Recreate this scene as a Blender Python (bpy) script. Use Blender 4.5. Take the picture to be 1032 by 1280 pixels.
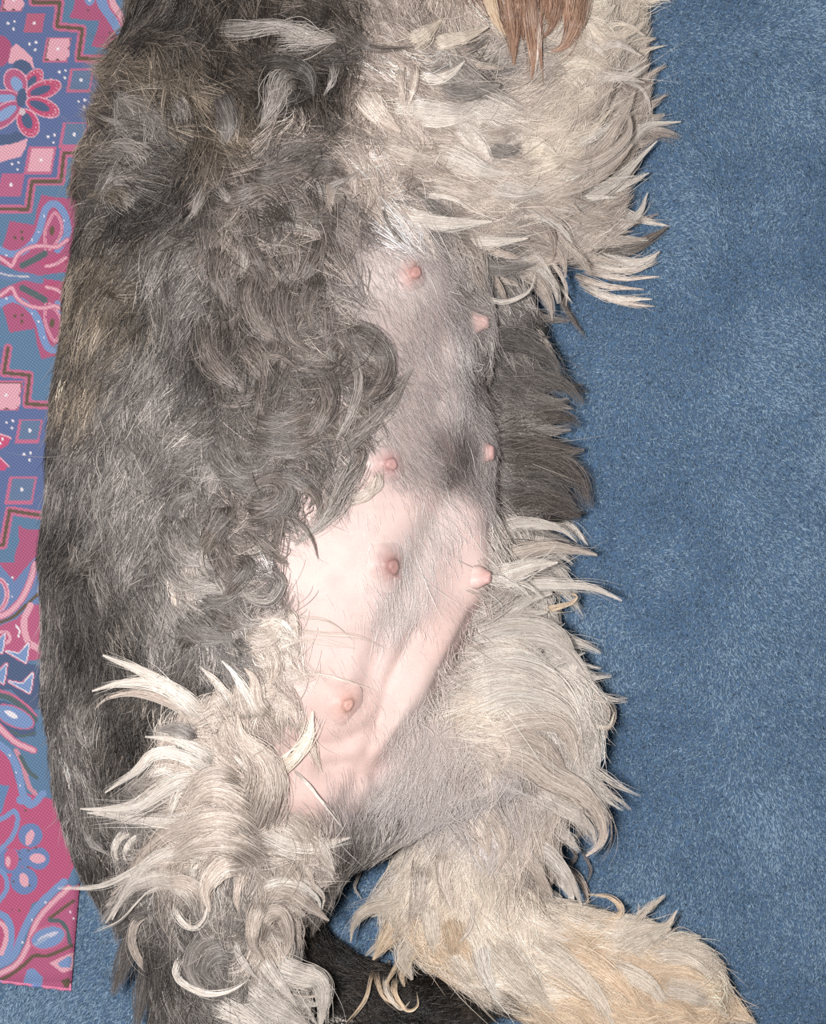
import bpy, math, random
import numpy as np

for o in list(bpy.data.objects):
    bpy.data.objects.remove(o)
rng = np.random.default_rng(7)
SC = bpy.context.scene
COL = SC.collection

# ------------------------------------------------------------------ camera, world, light, exposure
H = 0.90                 # camera height above the carpet (m)
S = 0.00038              # metres per photo pixel on the carpet
cam = bpy.data.cameras.new('camera')
cam.sensor_fit = 'VERTICAL'
cam.sensor_height = 24.0
cam.lens = 24.0 * H / (1280 * S)
cam.clip_start = 0.01
cam_ob = bpy.data.objects.new('camera', cam)
cam_ob.location = (0, 0, H)
COL.objects.link(cam_ob)
SC.camera = cam_ob

w = bpy.data.worlds.new('room_light')
SC.world = w
w.use_nodes = True
w.node_tree.nodes['Background'].inputs[0].default_value = (1.0, 0.985, 0.98, 1)
w.node_tree.nodes['Background'].inputs[1].default_value = 0.34

fl = bpy.data.lights.new('camera_flash', 'AREA')
fl.shape = 'DISK'
fl.size = 0.045
fl.energy = 9.6
fl.color = (1.0, 0.985, 0.98)
fl_ob = bpy.data.objects.new('camera_flash', fl)
fl_ob.location = (-0.062, 0.0, H + 0.01)
fl_ob.rotation_euler = (0, math.radians(-3), 0)
COL.objects.link(fl_ob)

SC.view_settings.view_transform = 'Standard'
SC.view_settings.look = 'None'
SC.view_settings.exposure = 0.0
SC.view_settings.gamma = 1.0
SC.view_settings.use_curve_mapping = False
SC.cycles.max_bounces = 5
SC.cycles.diffuse_bounces = 3
SC.cycles.use_denoising = False


# ------------------------------------------------------------------ helpers
def lin(c):
    c = np.asarray(c, float) / 255.0
    return np.where(c <= 0.04045, c / 12.92, ((c + 0.055) / 1.055) ** 2.4)


def W(px, py, z):
    """world point for a plan position (photo pixels) at the real height z (metres)."""
    k = S * (H - np.asarray(z, float)) / H
    return np.stack([(np.asarray(px, float) - 516) * k, (640 - np.asarray(py, float)) * k,
                     np.asarray(z, float) + 0 * k], -1)


def PX(p):
    k = S * (H - p[..., 2]) / H
    return 516 + p[..., 0] / k, 640 - p[..., 1] / k


def norm(v):
    return v / np.maximum(np.linalg.norm(v, axis=-1, keepdims=True), 1e-9)


def catmull(P, n):
    P = np.asarray(P, float)
    if len(P) < 3:
        t = np.linspace(0, 1, n)[:, None]
        return P[0] * (1 - t) + P[-1] * t
    Q = np.vstack([2 * P[0] - P[1], P, 2 * P[-1] - P[-2]])
    seg = np.linalg.norm(np.diff(P, axis=0), axis=1)
    cum = np.concatenate([[0], np.cumsum(seg)])
    s = np.linspace(0, cum[-1], n)
    i = np.clip(np.searchsorted(cum, s, side='right') - 1, 0, len(P) - 2)
    t = ((s - cum[i]) / np.maximum(seg[i], 1e-9))[:, None]
    p0, p1, p2, p3 = Q[i], Q[i + 1], Q[i + 2], Q[i + 3]
    return 0.5 * (2 * p1 + (p2 - p0) * t + (2 * p0 - 5 * p1 + 4 * p2 - p3) * t * t
                  + (3 * p1 - p0 - 3 * p2 + p3) * t ** 3)


def seg_dist(X, Y, pts):
    """distance from points X,Y to a polyline."""
    d = np.full(np.shape(X), 1e9)
    for (ax, ay), (bx, by) in zip(pts[:-1], pts[1:]):
        vx, vy = bx - ax, by - ay
        t = np.clip(((X - ax) * vx + (Y - ay) * vy) / max(vx * vx + vy * vy, 1e-9), 0, 1)
        d = np.minimum(d, np.hypot(X - ax - t * vx, Y - ay - t * vy))
    return d


def in_poly(X, Y, pts):
    c = np.zeros(np.shape(X), bool)
    n = len(pts)
    for i in range(n):
        (x1, y1), (x2, y2) = pts[i], pts[(i + 1) % n]
        if y1 == y2:
            continue
        k = ((y1 > Y) != (y2 > Y)) & (X < (x2 - x1) * (Y - y1) / (y2 - y1) + x1)
        c ^= k
    return c


def vnoise(X, Y, scale, seed):
    r = np.random.default_rng(seed)
    g = r.random((64, 64))
    x, y = np.asarray(X) / scale + 1000, np.asarray(Y) / scale + 1000
    xi, yi = np.floor(x).astype(int), np.floor(y).astype(int)
    fx, fy = x - xi, y - yi
    fx, fy = fx * fx * (3 - 2 * fx), fy * fy * (3 - 2 * fy)
    a, b = g[xi % 64, yi % 64], g[(xi + 1) % 64, yi % 64]
    c, d = g[xi % 64, (yi + 1) % 64], g[(xi + 1) % 64, (yi + 1) % 64]
    return (a * (1 - fx) + b * fx) * (1 - fy) + (c * (1 - fx) + d * fx) * fy


def mesh_obj(name, verts, faces, mat, parent=None, cols=None, smooth=True):
    me = bpy.data.meshes.new(name)
    faces = np.asarray(faces) if not isinstance(faces, list) else faces
    if isinstance(faces, np.ndarray):
        nf, k = faces.shape
        me.vertices.add(len(verts))
        me.vertices.foreach_set('co', np.asarray(verts, np.float32).ravel())
        me.loops.add(nf * k)
        me.loops.foreach_set('vertex_index', faces.astype(np.int32).ravel())
        me.polygons.add(nf)
        me.polygons.foreach_set('loop_start', np.arange(0, nf * k, k, dtype=np.int32))
        me.update(calc_edges=True)
        me.validate()
    else:
        me.from_pydata([tuple(v) for v in verts], [], faces)
        me.update()
    me.polygons.foreach_set('use_smooth', np.full(len(me.polygons), smooth))
    if cols is not None:
        a = me.color_attributes.new('tint', 'FLOAT_COLOR', 'POINT')
        c4 = np.ones((len(verts), 4), np.float32)
        c4[:, :3] = cols
        a.data.foreach_set('color', c4.ravel())
    me.materials.append(mat)
    ob = bpy.data.objects.new(name, me)
    COL.objects.link(ob)
    if parent is not None:
        ob.parent = parent
    return ob


def hair_obj(name, batches, mat, parent=None):
    """batches: list of (points N,K,3  radius N,K  colour N,3) -> ONE curves object of real strands."""
    hc = bpy.data.hair_curves.new(name)
    sizes, P, R, C = [], [], [], []
    for p, r, c, *band in batches:
        n, k = p.shape[:2]
        t = np.linspace(0, 1, k)[None]
        b = (band[0] if band else np.zeros(n))[:, None]      # darker root, paler tip: grizzled banding plus painted depth shade between tufts
        c = np.clip(c[:, None] * ((1 - b) + 1.4 * b * t ** .8)[..., None], 0, .95).reshape(-1, 3)
        sizes += [k] * n
        P.append(p.reshape(-1, 3)); R.append(r.reshape(-1)); C.append(c)
    hc.add_curves(sizes)
    P = np.concatenate(P).astype(np.float32); R = np.concatenate(R).astype(np.float32)
    C = np.concatenate(C)
    hc.attributes['position'].data.foreach_set('vector', P.ravel())
    ra = hc.attributes.get('radius') or hc.attributes.new('radius', 'FLOAT', 'POINT')
    ra.data.foreach_set('value', R)
    ca = hc.attributes.new('tint', 'FLOAT_COLOR', 'POINT')
    c4 = np.ones((len(C), 4), np.float32)
    c4[:, :3] = C
    ca.data.foreach_set('color', c4.ravel())
    hc.materials.append(mat)
    ob = bpy.data.objects.new(name, hc)
    COL.objects.link(ob)
    if parent is not None:
        ob.parent = parent
    ob['kind'] = 'stuff'
    return ob


def tint_mat(name, rough=0.6, spec=0.3, sss=0.0):
    m = bpy.data.materials.new(name)
    m.use_nodes = True
    nt = m.node_tree
    b = nt.nodes['Principled BSDF']
    a = nt.nodes.new('ShaderNodeAttribute')
    a.attribute_name = 'tint'
    nt.links.new(a.outputs['Color'], b.inputs['Base Color'])
    b.inputs['Roughness'].default_value = rough
    b.inputs['Specular IOR Level'].default_value = spec
    if sss:
        b.inputs['Subsurface Weight'].default_value = sss
        b.inputs['Subsurface Radius'].default_value = (0.004, 0.0015, 0.001)
        b.inputs['Subsurface Scale'].default_value = 1.0
    return m


M_hair = tint_mat('fur_strands', 0.36, 0.5)
M_pile = tint_mat('carpet_strands', 0.7, 0.15)

# ------------------------------------------------------------------ the carpet
M_floor = bpy.data.materials.new('carpet_backing')
M_floor.use_nodes = True
nt = M_floor.node_tree
nz = nt.nodes.new('ShaderNodeTexNoise'); nz.inputs['Scale'].default_value = 900
rp = nt.nodes.new('ShaderNodeValToRGB')
rp.color_ramp.elements[0].color = (*lin((58, 82, 110)), 1)
rp.color_ramp.elements[1].color = (*lin((92, 120, 150)), 1)
nt.links.new(nz.outputs['Fac'], rp.inputs['Fac'])
nt.links.new(rp.outputs['Color'], nt.nodes['Principled BSDF'].inputs['Base Color'])
nt.nodes['Principled BSDF'].inputs['Roughness'].default_value = 0.95
gx, gy = np.meshgrid(np.linspace(-0.6, 0.6, 49), np.linspace(-0.7, 0.7, 57))
fv = np.stack([gx.ravel(), gy.ravel(), 0 * gx.ravel()], 1)
ii = np.arange(49 * 57).reshape(57, 49)
ff = np.stack([ii[:-1, :-1], ii[:-1, 1:], ii[1:, 1:], ii[1:, :-1]], -1).reshape(-1, 4)
floor = mesh_obj('floor', fv, ff, M_floor)
floor['kind'] = 'structure'
floor['label'] = 'blue cut-pile carpet floor around the lying dog'

CLOTH_R = ((200, -100), (98, 1127), (89, 1236))       # right edge of the printed cloth (plan pixels)


def cloth_right(py):
    return np.interp(py, [-400, 1127, 1236], [224, 98, 89])


def build_pile():
    n = 900000
    x = rng.uniform(-0.30, 0.34, n)
    y = rng.uniform(-0.33, 0.33, n)
    keep = np.ones(n, bool)
    z0 = np.zeros(n)
    px, py = PX(np.stack([x, y, z0], -1))
    keep &= ~((px < cloth_right(py) - 6) & (py < 1228))
    keep &= ~((px > 140) & (px < 520) & (py > 60) & (py < 1000))
    x, y, px, py = x[keep], y[keep], px[keep], py[keep]
    n = len(x)
    # brushed pile: slow changes of the lean give the light and dark sweeps
    a = 2 * math.pi * vnoise(px, py, 140, 3) + 1.2 * vnoise(px, py, 45, 4)
    amt = 0.0002 + 0.0010 * vnoise(px, py, 95, 5)
    lx = amt * np.cos(a) + rng.normal(0, 0.0006, n)
    ly = amt * np.sin(a) + rng.normal(0, 0.0006, n) - 0.0003
    h = rng.uniform(0.0022, 0.0034, n)
    P = np.zeros((n, 4, 3))
    for k, t in enumerate((0, .35, .7, 1)):
        P[:, k, 0] = x + lx * t ** 1.6
        P[:, k, 1] = y + ly * t ** 1.6
        P[:, k, 2] = h * (t - 0.25 * t * t * np.minimum(1, np.hypot(lx, ly) / 0.004))
    R = np.outer(rng.uniform(0.00017, 0.00028, n), [1, 1, .9, .5])
    v = np.clip(rng.normal(0.46, 0.20, n) + 0.34 * (vnoise(px, py, 70, 9) - 0.5) + 0.16 * (vnoise(px, py, 9, 10) - .5), 0, 1)
    c = lin((98, 126, 154)) * (1 - v[:, None]) + lin((174, 200, 220)) * v[:, None]
    fleck = rng.random(n) < 0.02
    c[fleck] = lin((165, 190, 208))
    fleck = rng.random(n) < 0.010
    c[fleck] = lin((90, 98, 110))
    ob = hair_obj('carpet_pile', [(P, R, c)], M_pile, floor)
    ob['label'] = 'short blue carpet pile'


build_pile()


# ------------------------------------------------------------------ the printed cloth
def build_cloth():
    xs = np.unique(np.concatenate([np.arange(-420, -110, 6), np.arange(-110, 172, 1.25), [172, 180, 190, 200, 212, 226]]))
    ys = np.unique(np.concatenate([np.arange(-420, -90, 8), np.arange(-90, 1238, 1.25)]))
    U, V = np.meshgrid(xs, ys)
    # squeeze the columns so that the right border follows the cut edge
    edge = cloth_right(V)
    X = np.minimum(U, edge)
    Y = np.minimum(V, 1225 + 11 * (X / 90.0))
    C = np.zeros(X.shape + (3,))
    X0, Y0 = X, Y
    X, Y = np.abs(X), np.abs(Y)          # the print repeats mirrored beyond its first field
    BLUE, TEAL, MAG, PINK, LPINK = (88, 110, 166), (84, 128, 168), (188, 72, 124), (206, 92, 138), (236, 160, 178)
    OLIVE, SLATE, LBLUE, WHT, SEA = (112, 92, 72), (76, 98, 138), (112, 148, 204), (238, 226, 232), (88, 108, 112)

    def tone(col):
        c = lin(col)
        return (c * .74 + c.mean() * .26) * .82

    def put(m, col):
        C[m] = tone(col)

    def poly(p, col): put(in_poly(X, Y, p), col)

    def stroke(p, wd, col, smooth=True):
        q = catmull(p, max(24, 8 * len(p))) if smooth and len(p) > 2 else np.asarray(p, float)
        lo, hi = q.min(0) - wd, q.max(0) + wd
        m = (X > lo[0]) & (X < hi[0]) & (Y > lo[1]) & (Y < hi[1])
        idx = np.where(m)
        d = seg_dist(X[idx], Y[idx], [tuple(t) for t in q])
        k = d < wd / 2
        C[idx[0][k], idx[1][k]] = tone(col)

    def ell(cx, cy, rx, ry, ang, col):
        c, s = math.cos(ang), math.sin(ang)
        a, b = (X - cx) * c + (Y - cy) * s, -(X - cx) * s + (Y - cy) * c
        put((a / rx) ** 2 + (b / ry) ** 2 < 1, col)

    def dots(pts, r=1.7, col=WHT):
        for (a, b) in pts:
            ell(a, b, r, r * 1.15, 0, col)

    def square(cx, cy, h, fill, border=None, scallop=False):
        sk = 0.18
        q = [(cx - h + sk * h, cy - h), (cx + h + sk * h, cy - h), (cx + h - sk * h, cy + h), (cx - h - sk * h, cy + h)]
        if border:
            poly([(cx + (a - cx) * 1.25 - 1, cy + (b - cy) * 1.25 + 1) for a, b in q], border)
        if scallop:
            poly([(cx + (a - cx) * 1.1, cy + (b - cy) * 1.12 + 1) for a, b in q], OLIVE)
        poly(q, fill)
        if scallop:
            for k in (-.5, .5):
                ell(cx + k * h, cy + h, h * .42, h * .2, 0, fill)
                ell(cx + h, cy + k * h, h * .2, h * .42, 0, fill)
        dots([(cx, cy)], 2.0)

    put(np.ones(X.shape, bool), BLUE)
    # stepped border zones
    z1 = [(41, -420), (41, 3), (75, 3), (71, 33), (103, 36), (98, 73), (135, 74), (240, 74), (240, -420)]
    z2 = [(240, 191), (80, 191), (76, 227), (40, 227), (35, 262), (0, 261), (-40, 261), (-80, 300), (-420, 300), (-420, 420),
          (-60, 430), (10, 435), (5, 466), (37, 469), (33, 505), (70, 507), (240, 507)]
    z3 = [(240, 660), (43, 643), (12, 638), (4, 681), (-30, 681), (-420, 690), (-420, 1300), (240, 1300)]
    for z in (z1, z2, z3):
        poly(z, TEAL)
    for z in (z1[:7], z2[:6], z2[11:16], z3[:6]):
        stroke([(a, b) for a, b in z], 11, PINK, False)
        stroke([(a, b) for a, b in z], 4.2, OLIVE, False)
    # zone one: magenta star and paisley band
    poly([(94, 0), (92, 10), (86, 22), (114, 26), (124, 26), (122, 36), (114, 58), (137, 61), (150, 56), (145, 31), (130, 16), (125, -30), (94, -30)], MAG)
    stroke([(122, -20), (128, 4), (140, 22), (152, 42), (160, 58)], 13, LBLUE)
    stroke([(134, -20), (140, 4), (152, 24), (164, 54)], 10, LPINK)
    stroke([(131, -20), (137, 8), (149, 26), (161, 56)], 2.5, PINK)
    ell(112, 0, 6, 7, 0, LBLUE); dots([(112, 0)])
    dots([(110, 13), (137, 41)], 1.4, OLIVE)
    # blue field: squares and star dots
    square(17, 0, 11, LPINK, PINK, True)
    square(43, 29, 11.5, (196, 84, 124))
    square(72, 61, 12.5, LPINK, PINK, True)
    square(101, 100, 12, (96, 124, 164), PINK)
    square(93, 168, 13, (96, 124, 164), PINK)
    square(51, 200, 14, LPINK, PINK)
    square(14, 231, 14.5, (196, 84, 134))
    for cx, cy in ((14, 31), (41, 57), (78, 92), (102, 129), (64, 173), (19, 207), (12, 530), (34, 570)):
        dots([(cx - 4, cy - 2), (cx + 4, cy - 4), (cx + 3, cy + 5)], 1.6)
    ell(-2, 64, 17, 20, 0.2, (184, 66, 120))
    # big flower
    poly([(10, 80), (14, 60), (20, 54), (30, 62), (40, 72), (43, 86), (36, 82), (28, 78)], LPINK)
    ell(28, 84, 12, 9, 0.3, SLATE)
    poly([(0, 182), (14, 180), (30, 175), (35, 172), (32, 185), (26, 196), (10, 200), (0, 203), (-60, 205), (-60, 180)], LPINK)
    poly([(-60, 170), (12, 168), (20, 164), (34, 170), (22, 178), (8, 181), (-60, 182)], SLATE)

    def petal(a, b, wd, fill, rim=(208, 52, 112), dotted=True, edge=LPINK):
        a, b = np.array(a, float), np.array(b, float)
        m, L = (a + b) / 2, np.linalg.norm(b - a) / 2
        g = math.atan2(b[1] - a[1], b[0] - a[0])
        ell(m[0], m[1], L + 1.5, wd + 1.6, g, edge)
        ell(m[0], m[1], L, wd, g, rim)
        mm = a + (b - a) * .40
        ell(mm[0], mm[1], L * .62, wd * .52, g, fill)
        if dotted:
            for k in np.linspace(-1, 1, 7):
                q = m + (b - a) / 2 * k * .0
                t = k * 1.3
                ell(m[0] + L * .82 * math.cos(t) * math.cos(g) - wd * .78 * math.sin(t) * math.sin(g),
                    m[1] + L * .82 * math.cos(t) * math.sin(g) + wd * .78 * math.sin(t) * math.cos(g), 1, 1, 0, LPINK)

    petal((31, 113), (51, 88), 9, SLATE)
    petal((34, 119), (75, 105), 10, SLATE)
    petal((34, 126), (73, 142), 10, SLATE)
    petal((28, 138), (42, 170), 12, SLATE)
    petal((27, 117), (12, 88), 13, (126, 160, 212), (196, 78, 130), False)
    petal((24, 122), (-22, 124), 10, (126, 160, 212), (190, 76, 128), False)
    petal((24, 130), (-18, 160), 12, (126, 160, 212), (190, 76, 128), False)
    ell(27, 122, 6, 12, 0.1, SLATE)
    ell(28, 140, 4, 4, 0, (216, 188, 196))
    # zone two, mirrored about y = 346
    for sgn in (1, -1):
        f = lambda pts: [(a, b if sgn > 0 else 692 - b) for a, b in pts]
        poly(f([(52, 243), (64, 246), (86, 248), (90, 206), (112, 210), (125, 300), (80, 340), (40, 346), (0, 330), (3, 308), (8, 292), (12, 276), (28, 279), (43, 281), (46, 262)]), MAG)
        stroke(f([(-4, 310), (15, 318), (33, 311), (47, 293), (57, 262), (69, 255), (81, 269), (84, 292), (72, 312)]), 9, LBLUE)
        stroke(f([(57, 312), (56, 292), (62, 275), (69, 266), (77, 280), (74, 298), (62, 312)]), 3.4, LPINK)
        stroke(f([(57, 312), (56, 292), (62, 275), (69, 266), (77, 280), (74, 298), (62, 312)]), 1.2, PINK)
        ell(65, 288 if sgn > 0 else 404, 3, 6, 0.1, OLIVE)
        stroke(f([(-6, 318), (8, 328), (15, 332), (22, 319), (36, 310), (54, 307), (70, 309), (84, 300)]), 6, PINK)
        stroke(f([(-6, 318), (8, 328), (15, 332), (22, 319), (36, 310), (54, 307), (70, 309), (84, 300)]), 3.6, LPINK)
        stroke(f([(28, 332), (40, 326), (56, 317)]), 8, SEA)
        poly(f([(48, 328), (70, 318), (90, 320), (92, 340), (60, 341)]), (196, 60, 118))
        stroke(f([(58, 333), (70, 330), (82, 322)]), 4, LPINK)
        dots(f([(19, 297), (27, 290), (28, 298)]), 2.0, OLIVE)
        dots(f([(8, 319), (40, 300), (48, 290), (55, 270), (80, 276)]), 1.1)
    stroke([(-10, 338), (10, 346), (30, 345), (50, 350)], 10, (98, 130, 176))
    stroke([(-10, 338), (10, 344), (36, 346)], 2, (200, 190, 200))
    # blue field below: pink square, grey squares, star flower
    square(8, 494, 15, LPINK, PINK, True)
    square(37, 538, 12, (96, 124, 164), PINK)
    square(27, 612, 14, (96, 124, 164), PINK)
    poly([(-60, 548), (2, 544), (13, 548), (10, 556), (0, 562), (-60, 566)], (216, 50, 116))
    poly([(-60, 570), (0, 572), (10, 582), (6, 588), (-60, 586)], (216, 50, 116))
    stroke([(-4, 543), (5, 544), (14, 548)], 2, LPINK); stroke([(0, 572), (11, 583)], 2, LPINK)
    dots([(3, 549), (0, 554)])
    # zone three
    poly([(23, 656), (30, 661), (60, 663), (60, 760), (18, 727), (-10, 706), (-60, 700), (-60, 704), (18, 703), (19, 690), (24, 678)], MAG)
    poly([(-60, 706), (0, 706), (18, 727), (30, 712), (44, 696), (80, 690), (80, 790), (-60, 790)], (100, 132, 186))
    stroke([(-6, 722), (4, 728), (9, 742), (4, 758), (-8, 766)], 6, LPINK)
    stroke([(-6, 722), (4, 728), (9, 742), (4, 758), (-8, 766)], 2, PINK)
    stroke([(44, 705), (37, 728), (26, 750), (10, 766), (-10, 774)], 9, PINK)
    stroke([(44, 705), (37, 728), (26, 750), (10, 766), (-10, 774)], 6, LPINK)
    dots([(10, 731), (15, 746), (16, 722)], 1.2)
    stroke([(48, 742), (32, 757), (18, 770), (0, 778), (-20, 782)], 4, OLIVE)
    poly([(-60, 786), (0, 782), (20, 774), (40, 756), (80, 756), (80, 820), (-60, 840)], (200, 76, 128))
    stroke([(38, 757), (30, 776), (34, 800), (46, 810)], 8, LPINK)
    stroke([(20, 782), (24, 788), (23, 796)], 2.2, WHT)
    stroke([(-8, 792), (8, 790), (12, 800), (0, 808)], 4, LPINK)
    # slate bed with forked leaves
    poly([(-60, 816), (6, 812), (22, 826), (38, 830), (80, 836), (80, 882), (40, 888), (14, 862), (-60, 866)], SLATE)
    for (ox, oy, k) in ((20, 818, 1.0), (24, 856, 1.05), (-10, 806, 1), (-8, 844, 1)):
        L = [(ox - 12 * k, oy - 4), (ox + 4, oy - 1), (ox + 16 * k, oy - 14), (ox + 14 * k, oy + 2), (ox + 12 * k, oy + 10), (ox + 2, oy + 4)]
        stroke(L + [L[0]], 5, PINK, False); stroke(L + [L[0]], 2.4, WHT, False); poly(L, LBLUE)
    stroke([(-10, 862), (12, 868), (30, 880), (44, 894)], 5, PINK)
    stroke([(-10, 868), (10, 872), (28, 884), (44, 900)], 7, SEA)
    poly([(-60, 876), (6, 876), (30, 886), (44, 904), (44, 920), (20, 922), (-60, 900)], SLATE)
    ell(18, 896, 27, 13, 0.42, PINK); ell(18, 896, 25, 11, 0.42, LBLUE); ell(14, 893, 9, 3.4, 0.5, WHT)
    stroke([(-8, 900), (4, 914), (20, 928), (42, 938)], 9, PINK)
    stroke([(-8, 900), (4, 914), (20, 928), (42, 938)], 5.5, LPINK)
    stroke([(14, 914), (28, 920), (44, 916)], 3.2, SEA)
    poly([(-60, 930), (0, 934), (12, 950), (24, 990), (80, 1002), (94, 1080), (80, 1110), (40, 1130), (20, 1190), (-60, 1190)], (202, 64, 122))
    poly([(-60, 976), (12, 982), (6, 1000), (2, 1016), (-60, 1040)], (86, 134, 186))
    stroke([(-8, 926), (10, 940), (22, 962), (28, 990), (38, 1006), (54, 992)], 9, LBLUE)
    stroke([(20, 938), (28, 954), (36, 982), (44, 992)], 6, (214, 132, 156))
    stroke([(26, 946), (36, 964), (46, 972)], 5, SEA)
    dots([(12, 944), (20, 966), (25, 982)], 1.1)
    ell(30, 1000, 10, 6, 0, LBLUE)
    # small flower of four petals
    for (a, b, r) in ((38, 1044, 15), (48, 1073, 14), (30, 1101, 17), (13, 1076, 16), (32, 1072, 12)):
        ell(a, b, r, r, 0, (98, 130, 190))
    for (a, b, r1, r2, g) in ((37, 1047, 10, 5, 1.9), (47, 1073, 10, 6, 0.1), (30, 1100, 9, 6, 1.3), (14, 1074, 14, 9, 1.6)):
        ell(a, b, r1, r2, g, LPINK if r1 < 13 else (206, 74, 130))
    ell(10, 1077, 7, 3, 1.6, LPINK)
    dots([(36, 1063), (45, 1060), (35, 1084), (24, 1066), (25, 1074), (37, 1107), (17, 1102), (32, 1013), (15, 1137), (24, 1138)], 1.3, OLIVE)
    stroke([(-6, 1028), (8, 1020), (18, 1014), (22, 1026), (14, 1048), (-6, 1068)], 6, LBLUE)
    stroke([(-6, 1084), (6, 1094), (8, 1112), (-6, 1132)], 6, LBLUE)
    # lower swooshes
    poly([(100, 1104), (60, 1128), (38, 1160), (30, 1190), (0, 1220), (-60, 1240), (120, 1260), (120, 1104)], (196, 74, 128))
    stroke([(-6, 1140), (8, 1148), (14, 1166), (10, 1190), (-4, 1206)], 9, LBLUE)
    stroke([(-6, 1150), (5, 1158), (8, 1172), (2, 1192)], 6, LPINK)
    stroke([(80, 1102), (54, 1126), (38, 1146), (26, 1172), (16, 1196), (-6, 1208)], 9, LBLUE)
    stroke([(86, 1110), (60, 1134), (44, 1156), (34, 1184), (20, 1206), (-6, 1220)], 9, PINK)
    stroke([(86, 1110), (60, 1134), (44, 1156), (34, 1184), (20, 1206), (-6, 1220)], 5.5, LPINK)
    stroke([(92, 1126), (78, 1136), (62, 1148)], 4, OLIVE)
    stroke([(62, 1150), (76, 1152), (84, 1164), (88, 1182)], 5, SEA)
    ell(60, 1172, 24, 15, -0.3, PINK); ell(60, 1172, 21, 12.5, -0.3, LBLUE); ell(60, 1170, 14, 3, -0.4, (206, 200, 220))
    ell(52, 1176, 12, 2.4, -0.5, (150, 170, 206))
    stroke([(90, 1182), (72, 1190), (58, 1195), (42, 1195), (30, 1206), (14, 1218), (2, 1224)], 4.4, OLIVE)
    poly([(62, 1204), (78, 1196), (92, 1190), (92, 1212), (78, 1216)], LPINK)
    poly([(72, 1204), (84, 1196), (90, 1196), (88, 1210), (76, 1210)], LBLUE)
    poly([(30, 1224), (34, 1212), (42, 1210), (54, 1222), (52, 1232), (30, 1230)], LBLUE)
    poly([(76, 1226), (86, 1222), (90, 1230), (82, 1236)], OLIVE)
    dots([(88, 1140), (92, 1148), (57, 1128), (40, 1150), (28, 1178)], 1.2)

    X, Y = X0, Y0
    z = 0.0075 + 0.0012 * vnoise(X, Y, 160, 21) + 0.0005 * vnoise(X, Y, 40, 22)
    z = z - 0.0022 * np.clip((X - (edge - 9)) / 9, 0, 1) ** 2 - 0.0016 * np.clip((Y - 1214) / 14, 0, 1) ** 2
    P = W(X, Y, z).reshape(-1, 3)
    ny, nx = X.shape
    ii = np.arange(ny * nx).reshape(ny, nx)
    F = np.stack([ii[:-1, :-1], ii[1:, :-1], ii[1:, 1:], ii[:-1, 1:]], -1).reshape(-1, 4)
    # drop faces squeezed to nothing beyond the cut edge
    a, c = P[F[:, 0]], P[F[:, 2]]
    b, d = P[F[:, 1]], P[F[:, 3]]
    area = np.linalg.norm(np.cross(c - a, d - b), axis=1)
    F = F[area > 1e-9]
    # weave
    m = bpy.data.materials.new('printed_cotton')
    m.use_nodes = True
    nt = m.node_tree
    bs = nt.nodes['Principled BSDF']
    bs.inputs['Roughness'].default_value = 0.85
    bs.inputs['Specular IOR Level'].default_value = 0.2
    at = nt.nodes.new('ShaderNodeAttribute'); at.attribute_name = 'tint'
    tc = nt.nodes.new('ShaderNodeTexCoord')
    mp = nt.nodes.new('ShaderNodeMapping'); mp.inputs['Rotation'].default_value = (0, 0, 0.62)
    nt.links.new(tc.outputs['Object'], mp.inputs['Vector'])
    ws = []
    for dr in ('X', 'Y'):
        wv = nt.nodes.new('ShaderNodeTexWave'); wv.bands_direction = dr
        wv.inputs['Scale'].default_value = 260; wv.inputs['Distortion'].default_value = 0.6
        wv.inputs['Detail Scale'].default_value = 3
        nt.links.new(mp.outputs['Vector'], wv.inputs['Vector'])
        ws.append(wv)
    mul = nt.nodes.new('ShaderNodeMath'); mul.operation = 'MULTIPLY'
    nt.links.new(ws[0].outputs['Fac'], mul.inputs[0]); nt.links.new(ws[1].outputs['Fac'], mul.inputs[1])
    mr = nt.nodes.new('ShaderNodeMapRange')
    mr.inputs['To Min'].default_value = 0.80; mr.inputs['To Max'].default_value = 1.36
    nt.links.new(mul.outputs[0], mr.inputs['Value'])
    vm = nt.nodes.new('ShaderNodeVectorMath'); vm.operation = 'SCALE'
    nt.links.new(at.outputs['Color'], vm.inputs[0]); nt.links.new(mr.outputs[0], vm.inputs['Scale'])
    nt.links.new(vm.outputs[0], bs.inputs['Base Color'])
    bp = nt.nodes.new('ShaderNodeBump'); bp.inputs['Strength'].default_value = 0.35; bp.inputs['Distance'].default_value = 0.0004
    nt.links.new(mul.outputs[0], bp.inputs['Height']); nt.links.new(bp.outputs[0], bs.inputs['Normal'])
    Cf = C.reshape(-1, 3)
    cloth = mesh_obj('printed_cloth', P, F, m, None, Cf)
    sol = cloth.modifiers.new('thickness', 'SOLIDIFY'); sol.thickness = 0.0014; sol.offset = -1
    cloth['label'] = 'pink and blue paisley printed cotton cloth under the back of the dog'
    cloth['category'] = 'cloth'
    # folded hem showing below the front edge
    hx = np.linspace(-420, 89, 120)
    V2, F2, C2 = [], [], []
    for i, x in enumerate(hx):
        yb = 1225 + 11 * (x / 90.0)
        for (dy, zz) in ((-6, 0.0042), (2.6, 0.0042), (3.6, 0.0050), (2.6, 0.0058), (-6, 0.0058)):
            V2.append(W(x, yb + dy + 0.7 * math.sin(x * .35), zz))
            C2.append(lin((216, 128, 160) if (i // 3) % 4 else (120, 140, 190)))
        if i:
            for k in range(4):
                a = (i - 1) * 5 + k
                F2.append((a, a + 5, a + 6, a + 1))
    e = (len(hx) - 1) * 5
    F2.append((e, e + 1, e + 2, e + 3, e + 4)); F2.append((4, 3, 2, 1, 0))
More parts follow.
